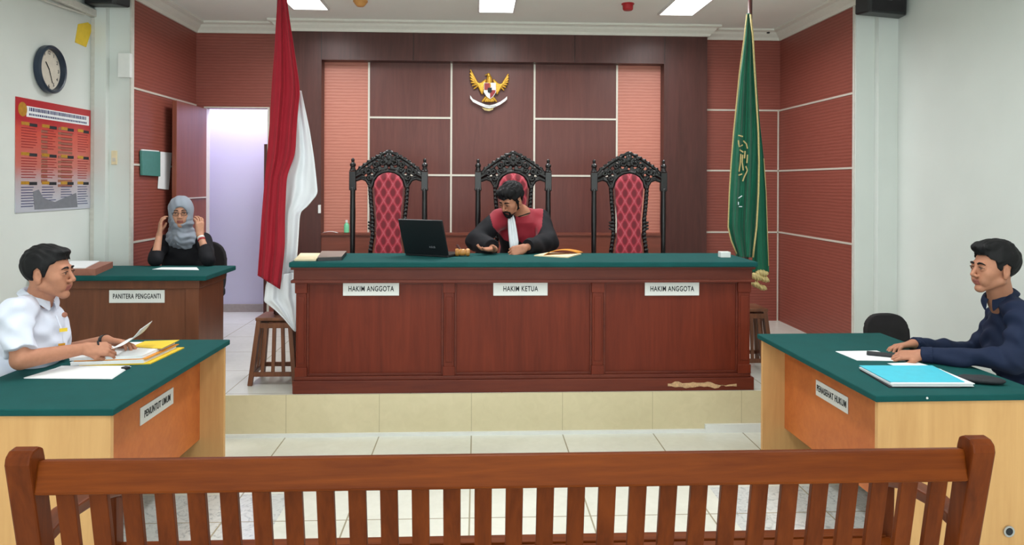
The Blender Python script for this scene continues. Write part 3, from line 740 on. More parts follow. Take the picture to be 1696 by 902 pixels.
drape('red_cloth', [(461, -6, 474, -6), (458, 30, 479, 30), (455, 80, 487, 80), (450, 140, 497, 148), (447, 200, 492, 200), (442, 260, 489, 255), (438, 300, 475, 292), (433, 360, 472, 360), (430, 410, 472, 410), (427, 456, 464, 479)], 5.18, 'redcloth', fl, 2.2, .018, .3, yoff=-.02, yv=-.125)
drape('white_cloth', [(487, 148, 499, 150), (482, 175, 505, 178), (484, 215, 513, 215), (484, 260, 520, 260), (470, 290, 524, 295), (468, 310, 526.5, 321), (468, 335, 510, 341), (467, 352, 497, 352), (466, 400, 494, 400), (465, 440, 491, 440), (455, 474, 489, 474)], 5.18, 'whitecloth', fl, 1.6, .018, 1.2, yoff=.035)
drape('white_tail', [(446, 458, 492, 450), (440, 472, 494, 470), (437, 499, 496, 490), (454, 512, 497, 510), (470, 527, 494, 530), (486, 546, 489, 549)], 5.18, 'whitecloth', fl, 2.2, .014, 2.2, yoff=-.085)
bm_ = MB(); q = aY(462, 2, 5.22); bm_.tube([q, q + Vector((.03, -.03, -.03)), q + Vector((.02, -.02, -.08))], .006); bm_.obj('tie_cord', 'gold', fl, smooth=True)

gf = thing('green_flag', 'green flag with gold fringe and emblem hanging from a dark pole', 'flag', (2.04, 5.52, PZ + .455))
pt = aY(1243, -25, 5.52)
MB().tube([(2.04, 5.52, PZ + .46), (pt.x, 5.52, pt.z)], .016).obj('flagpole', 'poleskin', gf, smooth=True)
GR = [(1237, 22, 1242, 22), (1233, 60, 1247, 60), (1225, 120, 1250, 120), (1220, 170, 1253, 170), (1215, 220, 1256, 220), (1211, 270, 1257, 270), (1208, 320, 1256, 320), (1206, 375, 1253, 375), (1211, 398, 1251, 400), (1221, 426, 1247, 426)]
drape('front_cloth', GR, 5.48, 'greencloth', gf, 2.5, .03, .5, yoff=-.02)
drape('rear_cloth', [(1243, 60, 1247, 60), (1245, 120, 1252, 120), (1248, 200, 1258, 200), (1250, 260, 1265, 260), (1250, 320, 1269, 320), (1248, 380, 1271, 380), (1246, 452, 1274, 450)], 5.48, 'greencloth', gf, 1.5, .02, 1.5, yoff=.04)
def fringe(name, pts, r=.007, Y=5.42):
    P_ = [aY(x, y, Y) for x, y in pts]; b = MB(); b.tube(P_, r, 6)
    b.obj(name, 'gold', gf, smooth=True)
fringe('fringe', [(1243, 24), (1247, 60), (1250, 120), (1253, 170), (1256, 220), (1257, 270), (1256, 320), (1253, 375), (1250, 400), (1247, 426)])
fringe('fringe', [(1237, 24), (1233, 60), (1225, 120), (1220, 170), (1215, 220), (1211, 270), (1208, 320), (1206, 376), (1211, 398), (1220, 420)], .005)
fringe('fringe', [(1265, 262), (1269, 320), (1271, 380), (1273, 440)], .003, 5.5)
S_ = Sdf(.005); random.seed(5)
for (x, y, r) in ((1262, 452, .035), (1252, 458, .04), (1266, 462, .03), (1250, 470, .032), (1262, 476, .028)):
    q = aY(x, y, 5.50); S_.ell(q, (r * 1.35, .035, r * .7), Matrix.Rotation(.5 * random.uniform(-1, 1), 3, 'Y'), k=.006)
def dsp(P): return .004 * np.sin(P[:, 0] * 300 + P[:, 2] * 120)
finish('bunched_fringe', S_.mesh('fr', dsp), 'gold', gf)
# emblem strokes in gold and white thread
b = MB(); random.seed(8)
for pts in ([(1223, 224), (1230, 226)], [(1223, 232), (1224, 243), (1230, 240)], [(1231, 233), (1236, 238), (1238, 246)], [(1225, 248), (1231, 252)], [(1227, 255), (1226, 270), (1224, 284)], [(1230, 256), (1229, 268), (1231, 282)], [(1234, 250), (1233, 262)], [(1238, 256), (1237, 270)], [(1235, 275), (1238, 282), (1233, 292), (1230, 300)], [(1223, 290), (1229, 288)]):
    b.tube([aY(x, y, 5.435) for x, y in pts], .0055, 6)
b.obj('emblem_embroidery', 'gold', gf)
b = MB()
for pts in ([(1223, 328), (1229, 324)], [(1224, 342), (1229, 342)], [(1223, 334), (1223, 339)]): b.tube([aY(x, y, 5.437) for x, y in pts], .004, 6)
b.obj('embroidered_marks', 'whitecloth', gf)

# ================================================================== GARUDA EMBLEM ON THE BACK PANEL
q = aY(810, 150, YP)
em = thing('wall_emblem', 'gilded winged eagle emblem with shield and white ribbon on dark panel', 'wall emblem', (q.x, YP - .02, q.z))
def el(px_, py_): p = aY(740 + px_ / 4.51, 90 + py_ / 4.51, YP - .03); return np.array(p)
S_ = Sdf(.003)
for s_, (rt, tp, md) in ((-1, ((265, 290), (178, 118), (205, 215))), (1, ((375, 290), (458, 150), (425, 225)))):
    for k in range(7):
        u = k / 6
        t0 = np.array(rt) + np.array((s_ * -4 * k, -16 * k)) * np.array((1, 1)); tip = np.array(tp) + np.array((-s_ * 7 * (6 - k) * (-1) if False else s_ * (-3) * k * 0, 0)) 
        tip = np.array(tp) * (1 - u) + np.array(md) * u + np.array((s_ * 14 * math.sin(PI * u), 40 * u))
        S_.cap(el(*t0 * np.array((1, 1))), el(*tip), .012, .008, k=.003)
finish('wings', S_.mesh('wings'), 'goldpaint', em)
S_ = Sdf(.003)
S_.cap(el(318, 240), el(318, 180), .034, .028, k=.01).cap(el(318, 185), el(312, 150), .02, .016, k=.008).cap(el(310, 148), el(285, 155), .009, .004, k=.004)
for s_ in (-1, 1): S_.cap(el(318 + s_ * 25, 320), el(318 + s_ * 50, 350), .014, .01, k=.006)
for k in range(5): S_.cap(el(318, 300), el(290 + 14 * k, 350), .008, .011, k=.004)
finish('body', S_.mesh('gb'), 'goldpaint', em)
def elY(px_, py_, dy): v = Vector(el(px_, py_)); v.y -= dy; return v
sh = MB().prism([elY(*p, .03) for p in ((278, 215), (365, 215), (368, 285), (345, 320), (322, 335), (298, 318), (276, 285))], (0, .02, 0)).obj('shield', 'white', em)
MB().prism([elY(*p, .034) for p in ((281, 218), (321, 218), (321, 268), (281, 268))], (0, .006, 0)).obj('shield_field', 'shieldred', sh)
MB().prism([elY(*p, .034) for p in ((323, 270), (364, 270), (362, 286), (342, 316), (323, 330))], (0, .006, 0)).obj('shield_field', 'shieldred', sh)
MB().prism([elY(*p, .038) for p in ((306, 252), (336, 252), (336, 284), (321, 292), (306, 284))], (0, .006, 0)).obj('shield_centre', 'ink', sh)
rb = [(175, 318), (195, 345), (240, 368), (290, 388), (320, 393), (355, 385), (400, 365), (435, 340), (450, 325)]
b = MB(); me_pts = [elY(x, y - 11, .018) for x, y in rb] + [elY(x, y + 11, .018) for x, y in rb[::-1]]
b.prism(me_pts, (0, .012, 0)); r_ = b.obj('ribbon', 'white', em)
MB().prism([elY(*p, .010) for p in ((262, 398), (300, 405), (340, 402), (352, 392), (345, 412), (318, 424), (282, 418))], (0, .010, 0)).obj('ribbon_tail', 'gold', em)
b = MB()
for i in range(11):
    x = 285 + i * 8; b.box(-.002, .002, -.001, .001, -.005, .005, Matrix.Translation(elY(x, 391 - abs(i - 5) * .8, .0185)))
b.obj('ribbon_lettering', 'ink', r_)

# ================================================================== PEOPLE
def frame(o, fwd, up=(0, 0, 1), sc=1.0):
    x = Vector(fwd).normalized(); y = Vector(up).cross(x).normalized(); z = x.cross(y)
    m = Matrix((x, y, z)).transposed().to_4x4() @ Matrix.Scale(sc, 4); m.translation = Vector(o); return m
def head(Sx, m, neck=None, female=False, ears=True):
    s = m.to_scale().x; R = m.to_3x3().normalized(); T = lambda *p: m @ Vector(p)
    E_ = lambda c, r, k=.01, op='u': Sx.ell(T(*c), tuple(v * s for v in r), R, k * s, op)
    K_ = lambda a, b, ra, rb=None, k=.01, op='u': Sx.cap(T(*a), T(*b), ra * s, (rb if rb is not None else ra) * s, k * s, op)
    E_((-.015, 0, .034), (.094, .075, .086)); E_((.038, 0, -.012), (.052, .060, .078), .02)
    for q in (-1, 1):
        K_((.066, q * .008, -.094), (-.002, q * .052, -.052), .014, .017, .022)
        E_((.058, q * .040, -.020), (.024, .020, .020), .018)
        E_((.070, q * .028, -.052), (.02, .018, .024), .02)
    E_((.076, 0, -.094), (.017, .020, .016), .014)
    K_((.080, -.034, .024), (.080, .034, .024), .010, .010, .014)
    for q in (-1, 1): E_((.096, q * .031, .006), (.014, .018, .0115), .010, 's')
    K_((.086, 0, .016), (.108, 0, -.022), .007, .0095, .010); E_((.107, 0, -.027), (.012, .010, .009), .006)
    for q in (-1, 1): E_((.098, q * .012, -.032), (.010, .008, .0075), .005)
    for q in (-1, 1): E_((.0775, q * .031, .005), (.0158, .0175, .0145), .003)
    for q in (-1, 1): E_((.0965, q * .0315, .0035), (.0085, .0125, .0042), .001, 's')
    E_((.0845, 0, -.056), (.012, .024, .008), .008); E_((.0835, 0, -.069), (.011, .020, .007), .007)
    K_((.099, -.022, -.0625), (.099, .022, -.0625), .0028, .0028, .004, 's')
    if ears:
        for q in (-1, 1):
            E_((-.006, q * .077, -.008), (.017, .009, .031), .006); E_((.0, q * .086, -.004), (.009, .007, .018), .006, 's')
            E_((-.002, q * .074, -.033), (.010, .007, .010), .006)
    if neck is not None:
        a = T(-.020, 0, -.055); Sx.cap(a, neck, .052 * s, .056 * s, .02)
        Sx.cap(T(.02, 0, -.075), Vector(neck) + (T(.012, 0, 0) - T(0, 0, 0)), .024 * s, .038 * s, .02)
def lips_paint(m):
    inv = np.array(m.inverted())
    def f(V):
        L = V @ inv[:3, :3].T + inv[:3, 3]
        return ((L[:, 0] > .084) & (np.abs(L[:, 1]) < .022) & (L[:, 2] < -.051) & (L[:, 2] > -.075)).astype(int)
    return f
def uv(name, c, r, mat, parent, n=12):
    bm = bmesh.new(); bmesh.ops.create_uvsphere(bm, u_segments=n, v_segments=n // 2 + 2, radius=r); bmesh.ops.translate(bm, verts=bm.verts, vec=Vector(c))
    me = bpy.data.meshes.new(name); bm.to_mesh(me); bm.free(); return finish(name, me, mat, parent, smooth=True)
def face_bits(parent, m, brow=.0042, open_=1.0):
    T = lambda *p: m @ Vector(p); s = m.to_scale().x
    for q in (-1, 1):
        e = uv('eye', T(.0775, q * .031, .004), .0138 * s, 'eye', parent, 16)
        uv('iris', T(.0865, q * .0315, .004), .0062 * s, 'iris', e, 10)
        b = MB(); b.tube([T(.0835, q * .014, .0085), T(.0955, q * .026, .0125), T(.0955, q * .036, .012), T(.082, q * .047, .006)], [.0014 * s, .002 * s, .002 * s, .0014 * s], 6)
        b.obj('eyelashes', 'hair', parent, smooth=True)
        b = MB(); b.tube([T(.0905, q * .013, .026), T(.0935, q * .025, .031), T(.089, q * .038, .030), T(.080, q * .050, .023)], [brow * s, brow * s * 1.1, brow * s * .9, brow * .4 * s], 8)
        b.obj('eyebrow', 'hair', parent, smooth=True)
def hand(Sx, W, curls, thumb=((.045, .046, -.012), (.074, .052, -.026), (.096, .048, -.036)), spread=.06, s=1.0, flip=1):
    """W: wrist frame, x towards the fingers, y towards the thumb, z out of the back of the hand"""
    T = lambda p: W @ Vector(p)
    ys = (.029, .010, -.010, -.028); Ls = (.070, .079, .073, .057); xb = (.086, .090, .086, .078)
    for i in range(4):
        Sx.cap(T((.0, ys[i] * .62, 0)), T((xb[i], ys[i], 0)), .0145 * s, .0115 * s, .012)
        a = Vector((xb[i], ys[i], 0)); ang = 0.; yaw = spread * (1.5 - i); cu = curls[i]
        for seg, cc in zip((.46, .30, .24), cu):
            ang += cc; d = Vector((math.cos(ang) * math.cos(yaw), math.sin(yaw) * math.cos(ang), -math.sin(ang)))
            b = a + d * Ls[i] * seg; r0 = {.46: .0092, .30: .0083, .24: .0074}[seg]; Sx.cap(T(a), T(b), r0 * s, (r0 - .0008) * s, .0025); a = b
    pts = [(.012, .020, -.004)] + list(thumb); rr = (.016, .0125, .0105, .0085)
    for j in range(3): Sx.cap(T(pts[j]), T(pts[j + 1]), rr[j] * s, rr[j + 1] * s, .006 if j else .012)
def poly_hair(Sx, m, c, r, poly, k=.006, extra=()):
    """hair = swollen skull cut to a side-view outline (local x,z)"""
    inv = np.array(m.inverted()); s = m.to_scale().x; c = np.array(c); r = np.array(r)
    def f(P):
        L = P @ inv[:3, :3].T + inv[:3, 3]; q = L - c
        k0 = np.linalg.norm(q / r, axis=-1); k1 = np.linalg.norm(q / (r * r), axis=-1) + 1e-9; d = k0 * (k0 - 1) / k1
        for c2, r2 in extra:
            q2 = L - np.array(c2); r2 = np.array(r2); a0 = np.linalg.norm(q2 / r2, axis=-1); a1 = np.linalg.norm(q2 / (r2 * r2), axis=-1) + 1e-9
            d2 = a0 * (a0 - 1) / a1; hh = np.clip(.5 + .5 * (d - d2) / .02, 0, 1); d = d * (1 - hh) + d2 * hh - .02 * hh * (1 - hh)
        dp = poly2(L[..., [0, 2]], poly)
        return np.maximum(d, dp + .0) * s
    ctr = m.translation; Sx.fn(f, np.array(ctr) - .19 * s, np.array(ctr) + .19 * s, k)
def strands(amp, m, f=420):
    inv = np.array(m.inverted())
    def g(P):
        L = P @ inv[:3, :3].T + inv[:3, 3]
        return amp * (np.sin(L[:, 1] * f + 3 * np.sin(L[:, 0] * 40)) * .6 + np.sin(L[:, 1] * f * .5 + L[:, 0] * 90 + L[:, 2] * 110) + .8 * np.sin(L[:, 0] * 130 + L[:, 2] * 60 + 2 * np.sin(L[:, 1] * 60)))
    return g
def collar(name, mat, parent, c, fwd, r0=.066, r1=.088, h=.042, up=(0, 0, 1), tips=.035, open_=.35):
    m = frame(c, fwd, up); n = 28; bm = bmesh.new(); rows = []
    for i in range(n + 1):
        a = open_ * .5 + (2 * PI - open_) * i / n; e = min(i, n - i) / n; tip = max(0, 1 - e * 9)
        ca, sa = math.cos(a), math.sin(a); ex = 1.06
        rows.append([bm.verts.new(m @ Vector((ca * (r0 - .004) * ex, sa * (r0 - .004), -h * .5))), bm.verts.new(m @ Vector((ca * r0 * ex, sa * r0, h * .5 - tip * .012))), bm.verts.new(m @ Vector((ca * (r1 + tip * .012) * ex, sa * r1, -h * .35 - tip * tips)))])
    for a, b in zip(rows, rows[1:]):
        for k in range(2): bm.faces.new((a[k], b[k], b[k + 1], a[k + 1]))
    bmesh.ops.recalc_face_normals(bm, faces=bm.faces)
    me = bpy.data.meshes.new(name); bm.to_mesh(me); bm.free(); o = finish(name, me, mat, parent, smooth=True)
    q = o.modifiers.new('thick', 'SOLIDIFY'); q.thickness = .004; q.offset = 0; q = o.modifiers.new('sub', 'SUBSURF'); q.levels = 1; q.render_levels = 2; return o
def office_chair(name, label, loc, rz, mesh=False, backw=.44, backh=.50, top=.98, group=None):
    """faces local +x"""
    t = thing(name, label, 'chair', loc, rz, group)
    S_ = Sdf(.01); S_.fn(lambda P: np.linalg.norm(np.maximum(np.abs(P - np.array((0, 0, .45))) - np.array((.19, .19, .01)), 0), axis=-1) - .035, (-.23, -.23, .40), (.23, .23, .50))
    finish('seat', S_.mesh('seat'), 'blackmesh', t, local=True)
    zc = top - backh / 2
    S_ = Sdf(.008)
    def f(P):
        x = P[..., 0] + .23 + .25 * P[..., 1] ** 2 * -1 + .12 * (P[..., 2] - zc); e = ((np.abs(P[..., 1]) / (backw / 2)) ** 3 + (np.abs(P[..., 2] - zc) / (backh / 2)) ** 3 + 1e-9) ** (1 / 3)
        return np.maximum((e - 1) * min(backw, backh) / 2, np.abs(x) - .022)
    S_.fn(f, (-.34, -backw / 2, zc - backh / 2), (-.1, backw / 2, zc + backh / 2)); finish('backrest', S_.mesh('back'), 'blackmesh', t, local=True)
    MB().bar((-.10, 0, .42), (-.26, 0, .43), .06, .02).bar((-.26, 0, .42), (-.265, 0, zc), .06, .018, up=(0, 1, 0)).obj('back_bracket', 'black', t, local=True)
    MB().lathe([(.03, .12), (.03, .28), (.02, .28), (.02, .42)], (0, 0, 0), 14).obj('gas_column', 'black', t, local=True)
    for k in range(5):
        a = 2 * PI * k / 5 + .3; e = Vector((math.cos(a), math.sin(a), 0))
        l = MB().bar(Vector((0, 0, .14)), e * .27 + Vector((0, 0, .085)), .05, .035, w2=.03, d2=.025).obj('base_leg', 'black', t, local=True)
        MB().lathe([(.001, -.012), (.03, -.012), (.03, .012), (.001, .012)], e * .27 + Vector((0, 0, .03)), 14, Matrix.Rotation(a, 4, 'Z') @ Matrix.Rotation(PI / 2, 4, 'X')).obj('caster', 'black', l, local=True)
    return t
def seated_lower(parent, hip, fwd, floor_z, mat='trouser', knee_h=.50, side=.10, reach=.40):
    """trousers and shoes of a seated figure; hip = point between the hips"""
    f = Vector(fwd).normalized(); l = Vector((0, 0, 1)).cross(f)
    S_ = Sdf(.008)
    for q in (-1, 1):
        h = Vector(hip) + l * q * side; k = h + f * reach; k.z = floor_z + knee_h; a = k + f * (reach - .38) * 1.2; a.z = floor_z + .10
        S_.cap(h, k, .088, .066, .02).cap(k, a, .062, .05, .02)
    S_.ell(Vector(hip) + Vector((0, 0, .03)), (.15, .17, .11), k=.03)
    finish('trousers', S_.mesh('trousers', wrinkle(.002, 30)), mat, parent)
    for q in (-1, 1):
        k = Vector(hip) + l * q * side + f * (reach + (reach - .38) * 1.2); k.z = floor_z
        S_ = Sdf(.006); fl_ = ((k, (0, 0, -1)),)
        S_.cap(k + Vector((0, 0, .04)) - f * .03, k + f * .17 + Vector((0, 0, .028)), .042, .036, .02, clip=((k + Vector((0, 0, .002)), (0, 0, -1)),)); S_.cap(k + Vector((0, 0, .05)), k + Vector((0, 0, .11)), .042, .044, .01)
        finish('shoe', S_.mesh('shoe'), 'black', parent)
def fr3(o, x, z):
    """frame from finger direction x and back-of-hand direction z; y = z cross x"""
    x = Vector(x).normalized(); z = Vector(z); z = (z - x * z.dot(x)).normalized(); y = z.cross(x)
    m = Matrix((x, y, z)).transposed().to_4x4(); m.translation = Vector(o); return m
def fr3l(o, x, z, left):
    """as fr3, mirrored when the thumb must lie on the other side"""
    m = fr3(o, x, z)
    if left: m = m @ Matrix.Diagonal((1, -1, 1, 1))
    return m
V3 = Vector

# ---------------------------------------------------------------- man in white, left
def man_white():
    Y0 = 3.70
    Hc = aY(80, 452, Y0 - .03); m = frame(Hc, (1, .04, -.03), (0, 0, 1), 1.07)
    neck = aY(60, 506, Y0)
    sn, sf = aY(26, 521, 3.50), aY(46, 524, 3.88); en, ef = aY(34, 596, 3.42), aY(92, 586, 3.93)
    wn, wf = aY(140, 577, 3.62), aY(176, 563, 3.82)
    B = Sdf(.0032); head(B, m, neck)
    B.cap(sn, en, .043, .040, .02).cap(en, wn, .043, .027, .01).cap(sf, ef, .043, .038, .02).cap(ef, wf, .041, .026, .01)
    B.cap(sn, sf, .05, .05, .03).cap(neck, aY(14, 600, Y0), .06, .09, .03)
    hn = fr3l(wn + V3((.008, 0, 0)), (1, .45, -.12), (.25, -.75, .9), True)
    hand(B, hn, [(.35, .75, .4), (.5, .85, .5), (.6, .9, .5), (.7, .9, .6)], thumb=((.046, .036, -.018), (.070, .030, -.036), (.090, .020, -.044)))
    hf = fr3l(wf + V3((.006, 0, 0)), (1, -.05, -.12), (.1, .35, 1), False)
    hand(B, hf, [(.25, .35, .2), (.3, .4, .25), (.38, .45, .25), (.4, .5, .3)], thumb=((.046, .042, -.016), (.074, .040, -.028), (.098, .034, -.034)))
    body = finish('person', B.mesh('man', None, lips_paint(m)), ['skin', 'lips'])
    tag(body, 'person in white short-sleeved uniform shirt reading a sheet at the left table', 'person')
    face_bits(body, m)
    # hair
    Hs = Sdf(.003)
    poly = [(.090, .062), (.082, .066), (.062, .064), (.048, .050), (.036, .040), (.026, .012), (.016, -.012), (.008, -.010), (.008, .022), (-.008, .034), (-.026, .018), (-.034, -.03), (-.050, -.066), (-.09, -.075), (-.16, -.02), (-.16, .16), (.12, .16), (.112, .09)]
    poly_hair(Hs, m, (-.014, 0, .040), (.103, .083, .093), poly, extra=(((.040, 0, .098), (.046, .052, .018)),))
    finish('hair', Hs.mesh('hair', strands(.0011, m)), 'hair', body)
    # shirt
    Sh = Sdf(.0045)
    chest = aY(62, 552, Y0); bel = aY(22, 606, Y0 + .01)
    R = Matrix.Rotation(-.30, 3, 'Y')
    Sh.ell(chest, (.118, .185, .19), R, .03).ell(bel, (.135, .17, .20), R, .05).cap(sn + V3((0, .02, 0)), sf - V3((0, .02, 0)), .066, .066, .05)
    Sh.ell((bel + V3((-.13, 0, -.12))), (.16, .18, .16), None, .05)
    cc_ = aY(65, 491, Y0)
    Sh.cap(cc_ + V3((-.012, 0, -.012)), neck + V3((-.02, 0, -.06)), .054, .090, .03).cap(cc_ + V3((-.03, 0, -.03)), sn, .045, .064, .04).cap(cc_ + V3((-.03, 0, -.03)), sf, .045, .06, .04)
    ln = (en - sn); lf = (ef - sf)
    Sh.cap(sn, en, .070, .066, .03, clip=((sn + ln * .80, ln),)); Sh.cap(sf, ef, .066, .060, .03, clip=((sf + lf * .70, lf),))
    shirt = finish('shirt', Sh.mesh('shirt', wrinkle(.008, 40, 1.0)), 'shirtwhite', body)
    collar('collar', 'shirtwhite', body, cc_ + V3((.002, 0, .012)), (1, -.25, -.35), .064, .092, .056, up=(.35, 0, 1))
    # placket, buttons, pocket badge, patch and lanyard
    fx = lambda px_, py_, Y: aY(px_, py_, Y)
    b = MB(); b.tube([aY(93, 522, 3.60), aY(103, 548, 3.60), aY(106, 572, 3.60)], .0035, 6); b.obj('shirt_placket', 'shirtwhite', body)
    bd = MB().lathe([(.001, 0), (.013, 0), (.010, .004), (.001, .005)], aY(107, 521, 3.585), 14, Matrix.Rotation(PI / 2 - .3, 4, 'X') @ Matrix.Rotation(.9, 4, 'Y')).obj('round_badge', 'brownleather', body)
    bd = MB().box(-.016, .016, -.003, .003, -.008, .008, Matrix.Translation(aY(105, 546, 3.58)) @ Matrix.Rotation(.7, 4, 'Z')).obj('brass_pin', 'yellow', body)
    MB().box(-.016, .012, -.003, .003, -.008, .008, Matrix.Translation(aY(103, 571, 3.58)) @ Matrix.Rotation(.7, 4, 'Z')).obj('brass_pin', 'goldpaint', body)
    # watch on the far wrist
    d = (wf - ef).normalized(); wc = wf - d * .012
    b = MB(); b.tube([wc - d * .010, wc + d * .010], .0305, 18); wt = b.obj('wristwatch', 'black', body)
    seated_lower(body, (bel.x - .10, Y0, .53), (1, 0, 0), 0)
    return body, hn, hf, wn, wf
mw, hn, hf, wn, wf = man_white()
office_chair('office_chair', 'black office chair under the man in white', (-2.50, 3.70, 0), 0, top=.92)

# ---------------------------------------------------------------- man in navy, right
def man_navy():
    Y0 = 3.66
    Hc = aY(1646, 445, Y0 - .04); m = frame(Hc, (-1, -.03, .0), (0, 0, 1), 1.04)
    neck = aY(1660, 501, Y0)
    sn, sf = aY(1698, 524, 3.46), aY(1662, 521, 3.86); en, ef = aY(1678, 596, 3.40), aY(1612, 583, 3.96)
    wn, wf = aY(1524, 589, 3.60), aY(1512, 577, 3.84)
    wn.z = max(wn.z, TT + .036); wf.z = max(wf.z, TT + .036)
    B = Sdf(.0032); head(B, m, neck)
    B.cap(sn, en, .04, .037, .02).cap(en, wn, .038, .026, .01).cap(sf, ef, .04, .037, .02).cap(ef, wf, .038, .026, .01)
    B.cap(sn, sf, .05, .05, .03).cap(neck, aY(1710, 610, Y0), .055, .09, .03)
    h1 = fr3l(wn, (-1, .35, -.10), (.1, -.35, 1), False)
    hand(B, h1, [(.3, .55, .3), (.35, .6, .35), (.4, .7, .35), (.45, .7, .4)])
    h2 = fr3l(wf, (-1, -.12, -.10), (0, .2, 1), True)
    hand(B, h2, [(.25, .45, .3), (.3, .5, .35), (.35, .6, .35), (.4, .6, .4)])
    body = finish('person', B.mesh('man', None, lips_paint(m)), ['skin', 'lips'])
    tag(body, 'person in navy long-sleeved shirt with both hands on the right table', 'person')
    face_bits(body, m, .0048)
    Hs = Sdf(.003)
    poly = [(.096, .072), (.080, .070), (.066, .068), (.052, .050), (.040, .046), (.030, .012), (.014, -.010), (.008, .020), (-.010, .034), (-.030, .016), (-.036, -.03), (-.056, -.070), (-.09, -.070), (-.16, -.02), (-.16, .17), (.13, .17), (.125, .10)]
    poly_hair(Hs, m, (-.020, 0, .044), (.108, .084, .094), poly, extra=(((.052, 0, .104), (.052, .056, .032)), ((-.01, 0, .115), (.07, .06, .03))))
    finish('hair', Hs.mesh('hair', strands(.0014, m)), 'hair', body)
    Sh = Sdf(.0045); chest = aY(1678, 560, Y0); bel = aY(1706, 615, Y0); R = Matrix.Rotation(.25, 3, 'Y')
    Sh.ell(chest, (.110, .18, .19), R, .03).ell(bel, (.135, .17, .20), R, .05).cap(sn + V3((0, .02, 0)), sf - V3((0, .02, 0)), .064, .064, .05)
    Sh.ell(bel + V3((.11, 0, -.10)), (.15, .17, .16), None, .05); cc_ = aY(1655, 490, Y0)
    Sh.cap(cc_ + V3((.012, 0, -.012)), neck + V3((.035, 0, -.06)), .052, .085, .03).cap(cc_ + V3((.03, 0, -.03)), sn, .042, .062, .04).cap(cc_ + V3((.03, 0, -.03)), sf, .042, .06, .04)
    d1 = wn - en; d2 = wf - ef
    Sh.cap(sn, en, .064, .058, .03).cap(en, wn, .058, .034, .02, clip=((wn - d1 * .03, d1),)).cap(sf, ef, .062, .056, .03).cap(ef, wf, .055, .034, .02, clip=((wf - d2 * .03, d2),))
    finish('shirt', Sh.mesh('shirt', wrinkle(.008, 38, 2.0)), 'shirtnavy', body)
    for w_, d_ in ((wn, d1), (wf, d2)):
        u = d_.normalized(); MB().tube([w_ - u * .055, w_ - u * .006], [.042, .0385], 20).obj('cuff', 'shirtnavy', body, smooth=False, bevel=.003)
    collar('collar', 'shirtnavy', body, cc_ + V3((.0, 0, .010)), (-1, -.3, -.35), .062, .088, .054, up=(-.35, 0, 1), tips=.045)
    seated_lower(body, (bel.x + .08, Y0, .53), (-1, 0, 0), 0)
    return body
mn_ = man_navy()
office_chair('office_chair', 'black office chair under the man in navy', (2.74, 3.66, 0), PI, top=.92)
q = aY(1506, 560, 4.55)
oc = office_chair('office_chair', 'empty black office chair with rounded backrest behind the right table', (q.x - .02, 4.52, 0), PI * .52 + PI, backw=.31, backh=.36, top=.80)

